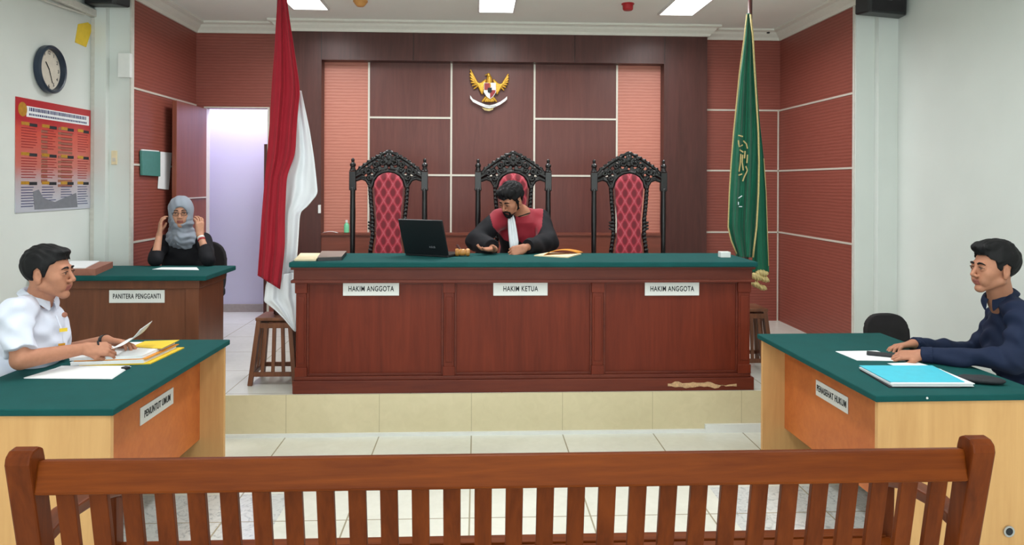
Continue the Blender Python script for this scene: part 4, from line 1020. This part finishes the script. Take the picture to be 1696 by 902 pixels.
# ---------------------------------------------------------------- judge
def judge():
    Hc = aY(847, 331, 5.62); m = frame(Hc, (-.62, -.60, -.50), (-.12, -.22, 1), 1.0)
    neck = aY(862, 355, 5.76)
    sr, sl = aY(826, 362, 5.70), aY(896, 362, 5.82)      # his right shoulder shows at the left
    er, el_ = aY(790, 398, 5.60), aY(908, 400, 5.62)
    wr, wl = aY(818, 411, 5.34), aY(868, 413, 5.32)
    wr.z = DT + .036; wl.z = DT + .045
    B = Sdf(.0035); head(B, m, neck)
    B.cap(sr, er, .04, .036, .02).cap(er, wr, .036, .026, .01).cap(sl, el_, .04, .036, .02).cap(el_, wl, .036, .026, .01).cap(sr, sl, .05, .05, .03).cap(neck, aY(868, 420, 5.86), .08, .11, .03)
    h1 = fr3l(wr, (-.72, -.62, .02), (.0, .1, -1), True)   # right hand, palm up, open
    hand(B, h1, [(.15, .25, .2), (.12, .3, .2), (.2, .35, .2), (.3, .4, .25)], thumb=((.040, .050, -.014), (.060, .068, -.026), (.078, .074, -.036)), spread=.12)
    h2 = fr3l(wl, (-.95, -.2, -.28), (.2, -.85, .45), False)
    hand(B, h2, [(.6, 1.1, .6), (.7, 1.2, .6), (.8, 1.2, .6), (.8, 1.2, .6)], thumb=((.045, .036, -.022), (.066, .024, -.036), (.080, .010, -.042)))
    body = finish('person', B.mesh('judge', None, lips_paint(m)), ['skin', 'lips'])
    tag(body, 'person in black and red judge robe with white jabot behind the middle nameplate', 'person')
    face_bits(body, m, .0045)
    Hs = Sdf(.003)
    poly = [(.098, .060), (.084, .058), (.066, .054), (.048, .040), (.036, .030), (.026, .0), (.016, -.028), (.008, -.02), (.006, .022), (-.010, .034), (-.030, .016), (-.036, -.03), (-.056, -.062), (-.09, -.07), (-.16, -.02), (-.16, .17), (.13, .17), (.125, .09)]
    poly_hair(Hs, m, (-.016, 0, .044), (.112, .088, .100), poly, extra=(((.05, 0, .100), (.050, .06, .034)),))
    finish('hair', Hs.mesh('hair', strands(.0034, m, 300)), 'hair', body)
    # beard: jaw line, chin and moustache
    Bs = Sdf(.003); s = 1.0; T = lambda *p: m @ Vector(p)
    for q in (-1, 1):
        Bs.cap(T(.080, q * .010, -.098), T(.012, q * .056, -.058), .011, .008, .012).cap(T(.012, q * .058, -.058), T(.010, q * .066, -.02), .007, .005, .01)
        Bs.cap(T(.100, q * .004, -.046), T(.088, q * .030, -.056), .0055, .005, .006).cap(T(.088, q * .030, -.056), T(.082, q * .026, -.09), .007, .010, .008)
    Bs.ell(T(.086, 0, -.092), (.016, .020, .018), m.to_3x3(), .01)
    finish('beard', Bs.mesh('beard', strands(.0012, m, 500)), 'hair', body)
    # robe
    Sh = Sdf(.0045); ch_ = aY(862, 388, 5.80)
    Sh.ell(ch_, (.175, .125, .21), None, .03).ell(aY(866, 425, 5.90), (.19, .15, .22), None, .05).cap(sr + V3((.02, 0, 0)), sl - V3((.02, 0, 0)), .068, .068, .05).cap(neck + V3((.0, 0, .012)), neck + V3((0, 0, -.06)), .058, .10, .03)
    d1 = wr - er; d2 = wl - el_
    Sh.cap(sr, er, .075, .080, .03).cap(er, wr - d1 * .12, .078, .062, .02, clip=((wr - d1 * .12, d1), ((0, 0, DT + .003), (0, 0, -1))))
    Sh.cap(sl, el_, .075, .080, .03).cap(el_, wl - d2 * .12, .078, .058, .02, clip=((wl - d2 * .12, d2), ((0, 0, DT + .003), (0, 0, -1))))
    red1 = [(808, 344), (822, 336), (846, 346), (850, 402), (836, 398), (816, 374)]; red2 = [(853, 352), (862, 330), (882, 336), (902, 347), (897, 374), (884, 398), (868, 405), (856, 396)]
    W1 = [(aY(x, y, 5.68).x, aY(x, y, 5.68).z) for x, y in red1]; W2 = [(aY(x, y, 5.68).x, aY(x, y, 5.68).z) for x, y in red2]
    def paint(V):
        P2 = V[:, [0, 2]]
        def ds(a, b):
            a = np.array(a); b = np.array(b); t = np.clip((V - a) @ (b - a) / ((b - a) @ (b - a)), 0, 1); return np.linalg.norm(V - a - t[:, None] * (b - a), axis=1)
        r = ((poly2(P2, W1) < 0) | (poly2(P2, W2) < 0)) & (V[:, 1] < ch_.y + .02) & (ds(er, wr) > .092) & (ds(el_, wl) > .092)
        return r.astype(int)
    finish('robe', Sh.mesh('robe', wrinkle(.0055, 26, 3.0), paint), ['robe', 'robered'], body)
    collar('collar', 'robe', body, neck + V3((-.004, -.004, .022)), (-.45, -1, -.2), .062, .086, .040, up=(-.15, -.3, 1), tips=.01)
    # pleated jabot
    b = MB(); n = 14; ring = []
    rowz = [(846, 354, 5.655, .016), (847, 366, 5.640, .026), (849, 384, 5.625, .032), (851, 400, 5.60, .034), (851, 410, 5.56, .030)]
    for x, y, Y, hw in rowz:
        c = aY(x, y, Y); fr = [];
        for i in range(n + 1):
            u = -1 + 2 * i / n; fr.append(b.bm.verts.new((c.x + hw * u, c.y - .018 - .006 * math.cos(u * PI * 3), c.z)))
        ring.append(fr)
    for r0, r1 in zip(ring, ring[1:]):
        for i in range(n): b.bm.faces.new((r0[i], r0[i + 1], r1[i + 1], r1[i]))
    o = b.obj('jabot', 'whitecloth', body, smooth=True); q = o.modifiers.new('thick', 'SOLIDIFY'); q.thickness = .006; q.offset = 0
    seated_lower(body, (aY(862, 400, 5.86).x, 5.90, PZ + .56), (0, -1, 0), PZ, 'robe', reach=.30)
    return body
jg = judge()

# ---------------------------------------------------------------- clerk in grey headscarf
def clerk():
    Hc = aY(299.5, 352, 5.96); m = frame(Hc, (.30, -1, -.08), (0, -.06, 1), .97)
    neck = aY(303, 392, 6.04)
    sr, sl = aY(270, 402, 6.04), aY(338, 398, 6.04); er, el_ = aY(257, 432, 5.74), aY(345, 430, 5.74)
    wr, wl = aY(264, 388, 5.84), aY(331, 388, 5.84)
    er.z = CT + .05; el_.z = CT + .05
    B = Sdf(.0035); head(B, m, neck, ears=False)
    B.cap(sr, er, .034, .032, .02).cap(er, wr, .034, .022, .01).cap(sl, el_, .034, .032, .02).cap(el_, wl, .034, .022, .01).cap(sr, sl, .045, .045, .03).cap(neck, aY(303, 440, 6.1), .075, .1, .03)
    h1 = fr3l(wr, (.05, .10, 1), (-.85, -.5, 0), False); hand(B, h1, [(.2, .7, .5), (.25, .7, .5), (.2, .6, .4), (.15, .5, .4)], thumb=((.045, .034, -.02), (.068, .026, -.036), (.088, .014, -.042)), s=.95)
    h2 = fr3l(wl, (-.05, .10, 1), (.85, -.5, 0), True); hand(B, h2, [(.2, .7, .5), (.25, .7, .5), (.2, .6, .4), (.15, .5, .4)], thumb=((.045, .034, -.02), (.068, .026, -.036), (.088, .014, -.042)), s=.95)
    body = finish('person', B.mesh('clerk', None, lips_paint(m)), ['skinf', 'lips'])
    tag(body, 'person in grey headscarf, glasses and black blazer, hands raised, at the clerk desk', 'person')
    face_bits(body, m, .0032)
    T = lambda *p: m @ Vector(p)
    # glasses
    b = MB()
    for q in (-1, 1):
        P_ = [T(.106 - .14 * (abs(.031 + .021 * math.cos(a) * q * q) ) * .25, q * (.032 + .022 * math.cos(a)), .002 + .016 * math.sin(a)) for a in (2 * PI * k / 14 for k in range(15))]
        b.tube(P_, .0018, 6); b.tube([T(.098, q * .054, .006), T(.03, q * .074, .008)], .0016, 6)
    b.tube([T(.106, -.010, .005), T(.108, 0, .008), T(.106, .010, .005)], .0016, 6)
    g = b.obj('glasses', 'black', body, smooth=True)
    # headscarf
    Hs = Sdf(.0036); R = m.to_3x3().normalized()
    Hs.ell(T(-.016, 0, .030), (.112, .094, .106), R, .01).ell(T(.005, 0, -.05), (.092, .088, .085), R, .03)
    Hs.cap(T(-.015, 0, -.10), neck + V3((0, -.01, -.01)), .085, .095, .03).cap(neck + V3((0, -.04, .0)), aY(300, 394, 5.93), .08, .06, .03).cap(neck + V3((-.03, -.03, .0)), neck + V3((.05, -.03, -.02)), .085, .08, .03)
    Hs.ell(T(.115, 0, -.016), (.085, .053, .074), R, .012, 's')
    def folds(P):
        L = P - np.array(Hc); return .0035 * np.sin(L[:, 2] * 130 + 60 * np.abs(L[:, 0]) + 2 * np.sin(L[:, 0] * 50)) * (L[:, 2] < -.05) + .0015 * np.sin(L[:, 0] * 120 + L[:, 2] * 60)
    finish('headscarf', Hs.mesh('scarf', folds), 'hijab', body)
    Sh = Sdf(.0045); ch_ = aY(303, 425, 6.06)
    Sh.ell(ch_, (.165, .11, .19), None, .03).ell(aY(303, 455, 6.12), (.17, .14, .2), None, .05).cap(sr, sl, .058, .058, .05)
    d1 = wr - er; d2 = wl - el_; fl_ = ((0, 0, CT + .002), (0, 0, -1))
    Sh.cap(sr, er, .058, .050, .03, clip=(fl_,)).cap(er, er + d1 * .35, .050, .046, .02, clip=((er + d1 * .30, d1), fl_)).cap(sl, el_, .060, .052, .03, clip=(fl_,)).cap(el_, el_ + d2 * .55, .052, .046, .02, clip=((el_ + d2 * .5, d2), fl_))
    finish('blazer', Sh.mesh('blazer', wrinkle(.004, 30, 4.0)), 'robe', body)
    u = d2.normalized(); c = el_ + d2 * .78
    MB().tube([c - u * .006, c + u * .006], .0285, 18).obj('bracelet', 'redplastic', body, smooth=True)
    MB().tube([c + u * .012, c + u * .026], .0275, 18).obj('wristwatch', 'white', body, smooth=True)
    seated_lower(body, (ch_.x, 6.16, PZ + .54), (0, -1, 0), PZ, 'robe', reach=.28)
    return body
ck = clerk()
q = aY(348, 430, 6.3)
office_chair('office_chair', 'black office chair with mesh backrest behind the clerk in headscarf', (q.x - .15, 6.22, PZ), -PI / 2 - .12, backw=.44, backh=.52, top=.87)

# ================================================================== THINGS ON THE JUDGES' DESK
def paper_stack(name, label, cat, corners, z, h, mat='paper', n=1, group=None, jit=.004, parent=None):
    """n slightly shifted sheets/bundles filling the given four corner points"""
    b = MB(); random.seed(len(label or name))
    for i in range(n):
        dx, dy = random.uniform(-jit, jit), random.uniform(-jit, jit)
        b.prism([V3((c.x + dx, c.y + dy, z + h * i / n + .0002)) for c in corners], (0, 0, h / n - .0004))
    o = b.obj(name, mat, parent)
    if label and parent is None: tag(o, label, cat, group)
    return o
def laptop():
    c = aY(712, 424, 5.14); rz = math.radians(-28)
    t = thing('laptop', 'open black laptop seen from behind, in front of the left carved chair', 'laptop', (c.x - .025, 5.17, DT), rz)
    MB().box(-.175, .175, .0, .24, .0, .018).obj('keyboard_base', 'black', t, local=True, bevel=.004)
    m = Matrix.Translation((0, .002, .014)) @ Matrix.Rotation(math.radians(20), 4, 'X')
    lid = MB().box(-.178, .178, -.006, .006, 0, .262, m).obj('lid', 'black', t, local=True, bevel=.005)
    MB().box(-.166, .166, .006, .0075, .012, .25, m).obj('screen', 'ink', lid, local=True)
    o = text(None, 'ASUS', .02, (0, 0, 0), (0, 0, 0), 'greyink', lid); mm = m @ Matrix.Translation((.06, -.0066, .06)) @ Matrix.Rotation(PI / 2, 4, 'X'); o.location = mm.to_translation(); o.rotation_euler = mm.to_euler()
    return t
laptop()
b = MB(); b.tube([aZ(742, 420, DT + .006), aZ(752, 421, DT + .006), aZ(760, 421.5, DT + .006), aZ(772, 423, DT + .006)], .004, 8)
b = MB()
q = aZ(766, 424, DT)
gt = thing('gavel', 'wooden gavel with dark handle lying beside the laptop', 'gavel', (q.x, q.y, DT))
R_ = Matrix.Rotation(PI / 2, 4, 'Y')
o = MB().lathe([(.004, -.052), (.024, -.05), (.027, -.04), (.027, -.028), (.022, -.026), (.020, -.02), (.024, -.012), (.024, .012), (.020, .02), (.022, .026), (.027, .028), (.027, .04), (.024, .05), (.004, .052)], (0, 0, .0272), 20, R_).obj('head', 'lightwood', gt, local=True); autosmooth(o)
o = MB().tube([(0, 0, .027), (-.02, .07, .045), (-.04, .15, .062)], [.007, .007, .010], 10).obj('handle', 'poleskin', gt, local=True, smooth=True)
cn = lambda pts, z: [aZ(x, y, z) for x, y in pts]
paper_stack('paper_bundle', 'cream paper bundle at the left end of the judges desk', 'papers', cn([(487, 432), (523, 432), (531, 421.5), (497, 421.5)], DT), DT, .012, 'creampaper', 3)
bk_ = thing('binder', 'dark binder with grey cover at the left end of the judges desk', 'binder', tuple(aZ(548, 427, DT)))
cc = cn([(526, 432), (566, 431), (574, 421.5), (533, 421.5)], DT)
paper_stack('back_board', None, None, cc, DT, .022, 'black', 1, parent=bk_, jit=0)
paper_stack('cover', None, None, cc, DT + .022, .005, 'greywood', 1, parent=bk_, jit=0)
paper_stack('paper_stack', 'white papers under an orange folder on the judges desk', 'papers', cn([(884, 424), (940, 427), (962, 421), (905, 419.5)], DT), DT, .008, 'creampaper', 3)
# curved open folder
b = MB(); P0 = aZ(890, 421, DT); n = 16; top = []
A = [aZ(900 + 58 * i / n, 424.5 - 3 * (i / n), DT) + V3((0, 0, .010 + .030 * math.sin(PI * (i / n)) ** .8)) for i in range(n + 1)]
Bq = [aZ(908 + 58 * i / n, 420.5 - 1 * (i / n), DT) + V3((0, .0, .010 + .026 * math.sin(PI * (i / n)) ** .8)) for i in range(n + 1)]
va = [b.bm.verts.new(v) for v in A]; vb = [b.bm.verts.new(v) for v in Bq]
for i in range(n): b.bm.faces.new((va[i], va[i + 1], vb[i + 1], vb[i]))
o = b.obj('folder', 'orangecard', None, smooth=True); m_ = o.modifiers.new('thick', 'SOLIDIFY'); m_.thickness = .003
tag(o, 'orange cardboard folder bowed upwards on papers beside the judge', 'folder')
q = aZ(1202, 426.5, DT); o = MB().box(q.x - .036, q.x + .036, q.y - .0, q.y + .06, DT, DT + .040).obj('small_box', 'white', None, bevel=.004); tag(o, 'small white box at the right end of the judges desk', 'box')

# bottle and folded cloth on the ledge of the back panelling
q = aY(574, 383, YF + .06)
bt = thing('bottle', 'small green bottle with white cap on ledge behind the left chair', 'bottle', (q.x, YF + .06, PB))
o = MB().lathe([(.02, 0), (.026, .004), (.026, .075), (.018, .09), (.010, .096), (.010, .10)], (0, 0, 0), 18).obj('flask', 'bottle', bt, local=True); autosmooth(o)
o = MB().lathe([(.012, .10), (.012, .122), (.006, .124)], (0, 0, 0), 14).obj('cap', 'white', bt, local=True)
b = MB(); qa = aY(535, 384, YF + .06); A = [V3((qa.x + .018 * i, YF + .03, PB + .002 + .012 * math.sin(PI * i / 8))) for i in range(9)]
va = [b.bm.verts.new(v) for v in A]; vb = [b.bm.verts.new(v + V3((0, .05, .0))) for v in A]
for i in range(8): b.bm.faces.new((va[i], va[i + 1], vb[i + 1], vb[i]))
o = b.obj('folded_paper', 'paper', None, smooth=True); m_ = o.modifiers.new('thick', 'SOLIDIFY'); m_.thickness = .002; tag(o, 'bowed white paper on the ledge left of the green bottle', 'paper')
q = aY(531, 346, YF); o = MB().box(q.x - .022, q.x + .004, YF - .012, YF - .0005, q.z - .04, q.z + .04).obj('light_switch', 'white', None, bevel=.002); tag(o, 'white switch on the dark portal beside the red and white flag', 'switch')

# ================================================================== CLERK'S DESK THINGS
cs = thing('document_box', 'brown wooden tray topped with white papers at the left end of clerk desk', 'tray', tuple(aZ(130, 452, CT)))
cc = cn([(100, 456), (158, 456), (187, 443), (108, 443)], CT)
cc = [V3((max(c.x, WL + .02), max(c.y, 5.14), c.z)) for c in cc]
paper_stack('tray_body', None, None, cc, CT, .045, 'brownleather', 1, parent=cs, jit=0)
paper_stack('papers', None, None, [c + V3((.0, .02, 0)) for c in cc[:1]] + [cc[1] + V3((-.08, .02, 0)), cc[2] + V3((-.10, 0, 0)), cc[3]], CT + .045, .006, 'paper', 2, parent=cs, jit=.001)
paper_stack('paper', 'white sheet on the clerk desk in front of the headscarfed clerk', 'paper', cn([(252, 446), (330, 447), (326, 442.5), (268, 442.5)], CT), CT, .0015)

# ================================================================== LEFT TABLE THINGS
ls = thing('clipped_papers', 'flat white papers with black clip nearest the edge of left table', 'papers', tuple(aZ(130, 615, TT)))
paper_stack('sheets', None, None, cn([(40, 627), (184, 628), (216, 607), (103, 607), (93, 611)], TT), TT, .005, 'paper', 3, parent=ls, jit=.004)
q = aZ(209, 611, TT); MB().box(-.014, .014, -.016, .010, .0005, .012, Matrix.Translation((q.x, q.y, TT)) @ Matrix.Rotation(-.4, 4, 'Z')).obj('binder_clip', 'ink', ls)
st = thing('document_stack', 'thick stack of white documents in yellow folders on the left table', 'documents', tuple(aZ(200, 590, TT)))
cc = cn([(117, 607), (238, 603), (292, 578), (180, 580)], TT)
paper_stack('yellow_folder', None, None, [cc[0] + V3((.04, 0, 0)), cc[1] + V3((.035, .0, 0)), cc[2] + V3((.035, .02, 0)), cc[3]], TT, .006, 'yellow', 1, parent=st)
paper_stack('documents', None, None, cc, TT + .006, .016, 'paper', 3, parent=st, jit=.003)
paper_stack('orange_folder', None, None, [c + V3((.012, .008, 0)) for c in cc], TT + .022, .004, 'orangecard', 1, parent=st)
c4 = [c + V3((-.01, .01, 0)) for c in cc]; 
paper_stack('documents', None, None, c4, TT + .026, .014, 'paper', 3, parent=st, jit=.003)
# yellow flap curling up at the far end
ya, yb_ = aZ(215, 575, TT + .03), aZ(262, 575, TT + .04)
paper_stack('yellow_flap', None, None, [aZ(218, 574, TT + .042), aZ(268, 577, TT + .042), aZ(297, 563, TT + .042), aZ(240, 565, TT + .042)], TT + .041, .003, 'yellow', 1, parent=st, jit=0)
# sheet held up by both hands
pA, pB = aY(184, 577, 3.62), aY(214, 560, 3.86); pC, pD = aY(252, 531, 3.88), aY(232, 545, 3.64)
b = MB(); n = 10; rows = []
for i in range(n + 1):
    u = i / n; sag = .018 * math.sin(PI * u); r0 = pA.lerp(pD, u) + V3((.3 * sag, 0, -sag)); r1 = pB.lerp(pC, u) + V3((.3 * sag, 0, -sag)); rows.append([b.bm.verts.new(r0.lerp(r1, k / 4)) for k in range(5)])
for a, c in zip(rows, rows[1:]):
    for k in range(4): b.bm.faces.new((a[k], a[k + 1], c[k + 1], c[k]))
o = b.obj('held_sheet', 'paper', None, smooth=True); m_ = o.modifiers.new('thick', 'SOLIDIFY'); m_.thickness = .0015
tag(o, 'white sheet held up in the hands of the man in white', 'paper')
pa = hn @ V3((.070, .030, -.045)); d_ = (V3((-.10, -.10, .75))).normalized()
pn = thing('pen', 'dark pen held by the man in white', 'pen', tuple(pa))
MB().tube([pa - d_ * .035, pa - d_ * .028, pa + d_ * .09, pa + d_ * .095], [.0012, .0042, .0045, .0035], 10).obj('barrel', 'ink', pn, smooth=True)

# ================================================================== RIGHT TABLE THINGS
paper_stack('paper_sheets', 'white papers under the hands of the man in navy', 'papers', cn([(1384, 582), (1420, 597), (1500, 598), (1452, 581)], TT), TT, .003, 'paper', 2)
paper_stack('paper_sheets', 'white paper under the near forearm of the man in navy', 'papers', cn([(1470, 602), (1500, 612), (1560, 612), (1520, 600)], TT), TT, .002, 'paper', 2)
q = aZ(1462, 586, TT + .01)
o = MB().box(-.075, .075, -.036, .036, 0, .009, Matrix.Translation((q.x - .0, q.y, TT + .004)) @ Matrix.Rotation(-.5, 4, 'Z')).obj('mobile_phone', 'ink', None, bevel=.003); tag(o, 'dark mobile phone beside the fingertips of the man in navy', 'phone')
cf = thing('document_folder', 'cyan folder lying on white documents on the right table', 'folder', tuple(aZ(1520, 628, TT)))
cc = cn([(1424, 613), (1478, 642), (1613, 642), (1545, 613)], TT)
paper_stack('black_cover', None, None, [cc[0] + V3((-.0, 0, 0)), cc[1] + V3((-.015, 0, 0)), cc[2] + V3((-.06, 0, 0)), cc[3]], TT, .006, 'ink', 1, parent=cf, jit=0)
paper_stack('documents', None, None, cc, TT + .006, .014, 'paper', 4, parent=cf, jit=.003)
c5 = [c + V3((0, .005, 0)) for c in cc]
paper_stack('cyan_cover', None, None, [c5[0], c5[1] + V3((.0, .012, 0)), c5[2] + V3((-.03, .012, 0)), c5[3]], TT + .020, .003, 'cyan', 1, parent=cf, jit=0)
S_ = Sdf(.005); q = aZ(1625, 630, TT + .01); S_.ell((q.x, q.y, TT + .016), (.095, .045, .018), Matrix.Rotation(-.45, 3, 'Z'), .01, clip=(((0, 0, TT + .001), (0, 0, -1)),)); o = finish('pouch', S_.mesh('pouch', wrinkle(.001, 60)), 'ink'); tag(o, 'flat black pouch beside the cyan folder near the table edge', 'pouch')

# ================================================================== ON THE WALLS AND THE CEILING
def wall_clock():
    c = aX(77, 115, WL); t = thing('wall_clock', 'round wall clock with thick dark blue rim above the red poster', 'clock', tuple(c), PI / 2)
    m = Matrix.Rotation(PI / 2, 4, 'X')   # lathe axis -> local -y, which faces the room after rz
    def L_(pr, nm, mt, par=t): return autosmooth(MB().lathe(pr, (0, 0, 0), 48, m).obj(nm, mt, par, local=True))
    L_([(.155, .0), (.168, .01), (.168, .045), (.158, .055), (.146, .05), (.142, .03), (.142, .012), (.02, .012)], 'rim', 'clockrim')
    f = L_([(.001, .012), (.143, .012), (.143, .016), (.001, .016)], 'dial', 'clockface')
    for k in range(12):
        a = k * PI / 6; s_ = str(12 if k == 0 else k); o = text(None, s_, .034, (.117 * math.sin(a), -.0168, .117 * math.cos(a)), (PI / 2, 0, 0), 'ink', f, off=.0006, name='numeral')
    for ang, ln, w_, nm in ((-.72, .065, .008, 'hour_hand'), (2.72, .10, .005, 'minute_hand')):
        MB().bar((0, -.019, 0), (ln * math.sin(ang), -.019, ln * math.cos(ang)), .002, w_, up=(0, 1, 0)).obj(nm, 'ink', t, local=True)
    return t
wall_clock()
# poster
def poster():
    tlp, trp = aX(25, 158, WL), aX(149, 184, WL); blp = aX(25, 352, WL); brp = aX(150, 345, WL)
    y0, y1 = tlp.y, trp.y; z1 = (tlp.z + trp.z) / 2; z0 = (blp.z + brp.z) / 2; W = y1 - y0; Hh = z1 - z0
    t = thing('wall_poster', 'red printed poster with columns of small text on left white wall', 'poster', (WL, y0, z0), 0)
    xx = .006
    def bx(u0, u1, v0, v1, nm, mt, d=.0012, par=t):
        return MB().box(xx, xx + d, u0 * W, u1 * W, v0 * Hh, v1 * Hh).obj(nm, mt, par, local=True)
    sh = MB().box(.001, xx, 0, W, 0, Hh).obj('sheet', 'poster', t, local=True)
    sc = Matrix.Diagonal((1, 1, 1, 1)); sh.data.transform(Matrix.Diagonal((1, 1, 1 / Hh, 1))); sh.scale = (1, 1, Hh)
    bx(.12, .97, .84, .935, 'title_panel', 'paper')
    b = MB(); random.seed(3); u = .15
    while u < .93:
        w_ = random.choice((.010, .014, .018)); b.box(xx + .0012, xx + .002, u * W, (u + w_) * W, .893 * Hh, .925 * Hh); u += w_ + .008
    u = .15
    while u < .93:
        w_ = random.choice((.010, .014, .018)); b.box(xx + .0012, xx + .002, u * W, (u + w_) * W, .855 * Hh, .873 * Hh); u += w_ + .008
    b.obj('title_lettering', 'posterblue', t, local=True)
    o = MB().lathe([(.001, 0), (.048, 0), (.048, .0015), (.001, .0015)], (xx, .075 * W, .90 * Hh), 24, Matrix.Rotation(PI / 2, 4, 'Y')).obj('round_seal', 'goldpaint', t, local=True)
    cols = [(.06, .25), (.31, .50), (.56, .74), (.80, .97)]
    # tower picture behind the middle columns, gavel picture at the foot
    b = MB()
    for k in range(13): b.box(xx, xx + .0008, .52 * W, .72 * W, (.22 + .045 * k) * Hh, (.245 + .045 * k) * Hh)
    b.obj('tower_picture', 'brownleather', t, local=True); b = MB()
    for k in range(11): b.box(xx, xx + .0008, .30 * W, .38 * W, (.26 + .045 * k) * Hh, (.29 + .045 * k) * Hh)
    b.obj('tower_picture', 'brownleather', t, local=True)
    b = MB().prism([(xx + .001, u_ * W, v_ * Hh) for u_, v_ in ((.22, .02), (.20, .18), (.27, .20), (.33, .12), (.48, .08), (.62, .12), (.78, .16), (.80, .02))], (.0006, 0, 0)); b.obj('statue_picture', 'greyink', t, local=True)
    for ci, (a, c) in enumerate(cols):
        for ri, v in enumerate((.765, .50, .245)):
            hd = bx(a, a + (c - a) * .5, v, v + .028, 'heading_tab', 'goldpaint', .0016); bx(a + (c - a) * .5, c, v - .006, v + .022, 'heading_tab', 'ink', .0014)
            b = MB()
            for k in range(8):
                zz = v - .028 - k * .024
                if zz < .03: break
                b.box(xx + .0008, xx + .0014, a * W, (a + (c - a) * random.uniform(.7, 1)) * W, (zz) * Hh, (zz + .007) * Hh)
            b.obj('text_lines', 'posterblue' if ri == 2 else 'shieldred', t, local=True)
    return t
poster()
c = aX(137, 58, WL); b = MB().prism([aX(x, y, WL + .001) for x, y in ((129, 40), (145, 37), (153, 44), (142, 78), (124, 70))], (.004, 0, 0)); o = b.obj('sticky_note', 'yellow'); tag(o, 'yellow paper note stuck on the white wall right of the clock', 'note')
# small boxes on the left pier
q = aY(209, 109, 5.97); o = MB().box(-.05, .046, -.045, 0, -.095, .095, Matrix.Translation((q.x, 5.98, q.z))).obj('junction_box', 'white', None, bevel=.004); tag(o, 'white junction box on the pier beside the red wall', 'junction box')
q = aY(190, 261, 5.98); sw_ = thing('wall_socket', 'beige socket on the white pier left of the red wall', 'socket', (q.x, 5.98, q.z))
MB().box(-.022, .022, -.012, 0, -.055, .055).obj('cover_plate', 'creampaper', sw_, local=True, bevel=.003)
MB().box(-.012, .012, -.016, -.012, -.03, .0).obj('rocker', 'silver', sw_, local=True, bevel=.001)
# document pocket and sheet on left stage wall
def on_left(name, pts, mat, label, cat, th=.01):
    o = MB().prism([aX(x, y, XL + .007) for x, y in pts], (th, 0, 0)).obj(name, mat); tag(o, label, cat); return o
pk = thing('document_pocket', 'teal document pocket on the red wall beside the open door', 'document pocket', tuple(aX(247, 270, XL)))
MB().prism([aX(x, y, XL + .007) for x, y in ((231, 249), (262, 251), (262, 292), (232, 290))], (.02, 0, 0)).obj('pocket', 'tealfolder', pk, bevel=.003)
MB().prism([aX(x, y, XL + .008) for x, y in ((233, 247), (261, 249.5), (261, 253), (233, 251))], (.012, 0, 0)).obj('paper_edge', 'paper', pk)
on_left('notice_sheet', ((265, 251), (284, 253), (279, 314), (261, 312)), 'paper', 'white notice hanging right of the teal pocket on the red wall', 'notice', .003)
# speakers
def speaker(name, label, c, rz, w_=.30, h_=.19, d_=.17, tilt=0):
    t = thing(name, label, 'speaker', c, rz, 'wall speakers')
    b = MB(); pr = [(-w_ / 2, 0), (-w_ / 2 + .03, -d_ * .8), (-w_ / 2 + .05, -d_), (w_ / 2 - .05, -d_), (w_ / 2 - .03, -d_ * .8), (w_ / 2, 0)]
    m = Matrix.Rotation(tilt, 4, 'Y')
    b.prism([m @ V3((x, y, -h_ / 2)) for x, y in pr], m @ V3((0, 0, h_))); b.obj('cabinet', 'black', t, local=True, bevel=.012)
    g = MB().box(-w_ / 2 + .055, w_ / 2 - .055, -d_ - .004, -d_ + .002, -h_ / 2 + .02, h_ / 2 - .02, m).obj('grille', 'blackmesh', t, local=True, bevel=.003)
    MB().box(-.02, .02, -d_ - .0055, -d_ - .004, -.004, .004, m).obj('maker_badge', 'chrome', t, local=True)
    MB().box(-.03, .03, 0, .05, -.04, .04).obj('bracket', 'black', t, local=True)
    return t
q = aY(1459, 4, 5.68); speaker('wall_speaker', 'black wall speaker high on the right pier', (q.x, 5.73, q.z + .0), math.radians(8), .40, .21, .14, math.radians(2))
q = aY(180, -8, 5.82); speaker('wall_speaker', 'black wall speaker high on the left pier', (q.x, 5.87, q.z), math.radians(-14), .34, .17, .14, math.radians(3))
MB()
def on_ceiling(px_, py_): return aZ(px_, py_, CEIL)
q = on_ceiling(1040, 6); al = thing('fire_alarm', 'small red alarm fixture on the ceiling above the right chair', 'alarm', (q.x, q.y, CEIL))
o = MB().lathe([(.055, 0), (.055, -.008), (.046, -.012), (.044, -.05), (.036, -.058), (.002, -.06)][::-1], (0, 0, 0), 24).obj('housing', 'redplastic', al, local=True); autosmooth(o)
q = on_ceiling(597, 1); al = thing('smoke_detector', 'round amber smoke detector on the ceiling near the left lamp', 'smoke detector', (q.x, q.y, CEIL))
o = MB().lathe([(.062, 0), (.062, -.012), (.052, -.022), (.048, -.03), (.03, -.05), (.002, -.054)][::-1], (0, 0, 0), 24).obj('housing', 'amber', al, local=True); autosmooth(o)
q = aY(1271, 53, YB - .05); cm = thing('security_camera', 'small black dome camera at the cornice right of green flag', 'camera', (q.x, YB - .062, q.z))
o = MB().lathe([(.002, -.02), (.016, -.018), (.022, -.004), (.022, .016), (.012, .03)], (0, 0, 0), 18).obj('dome', 'black', cm, local=True); autosmooth(o)
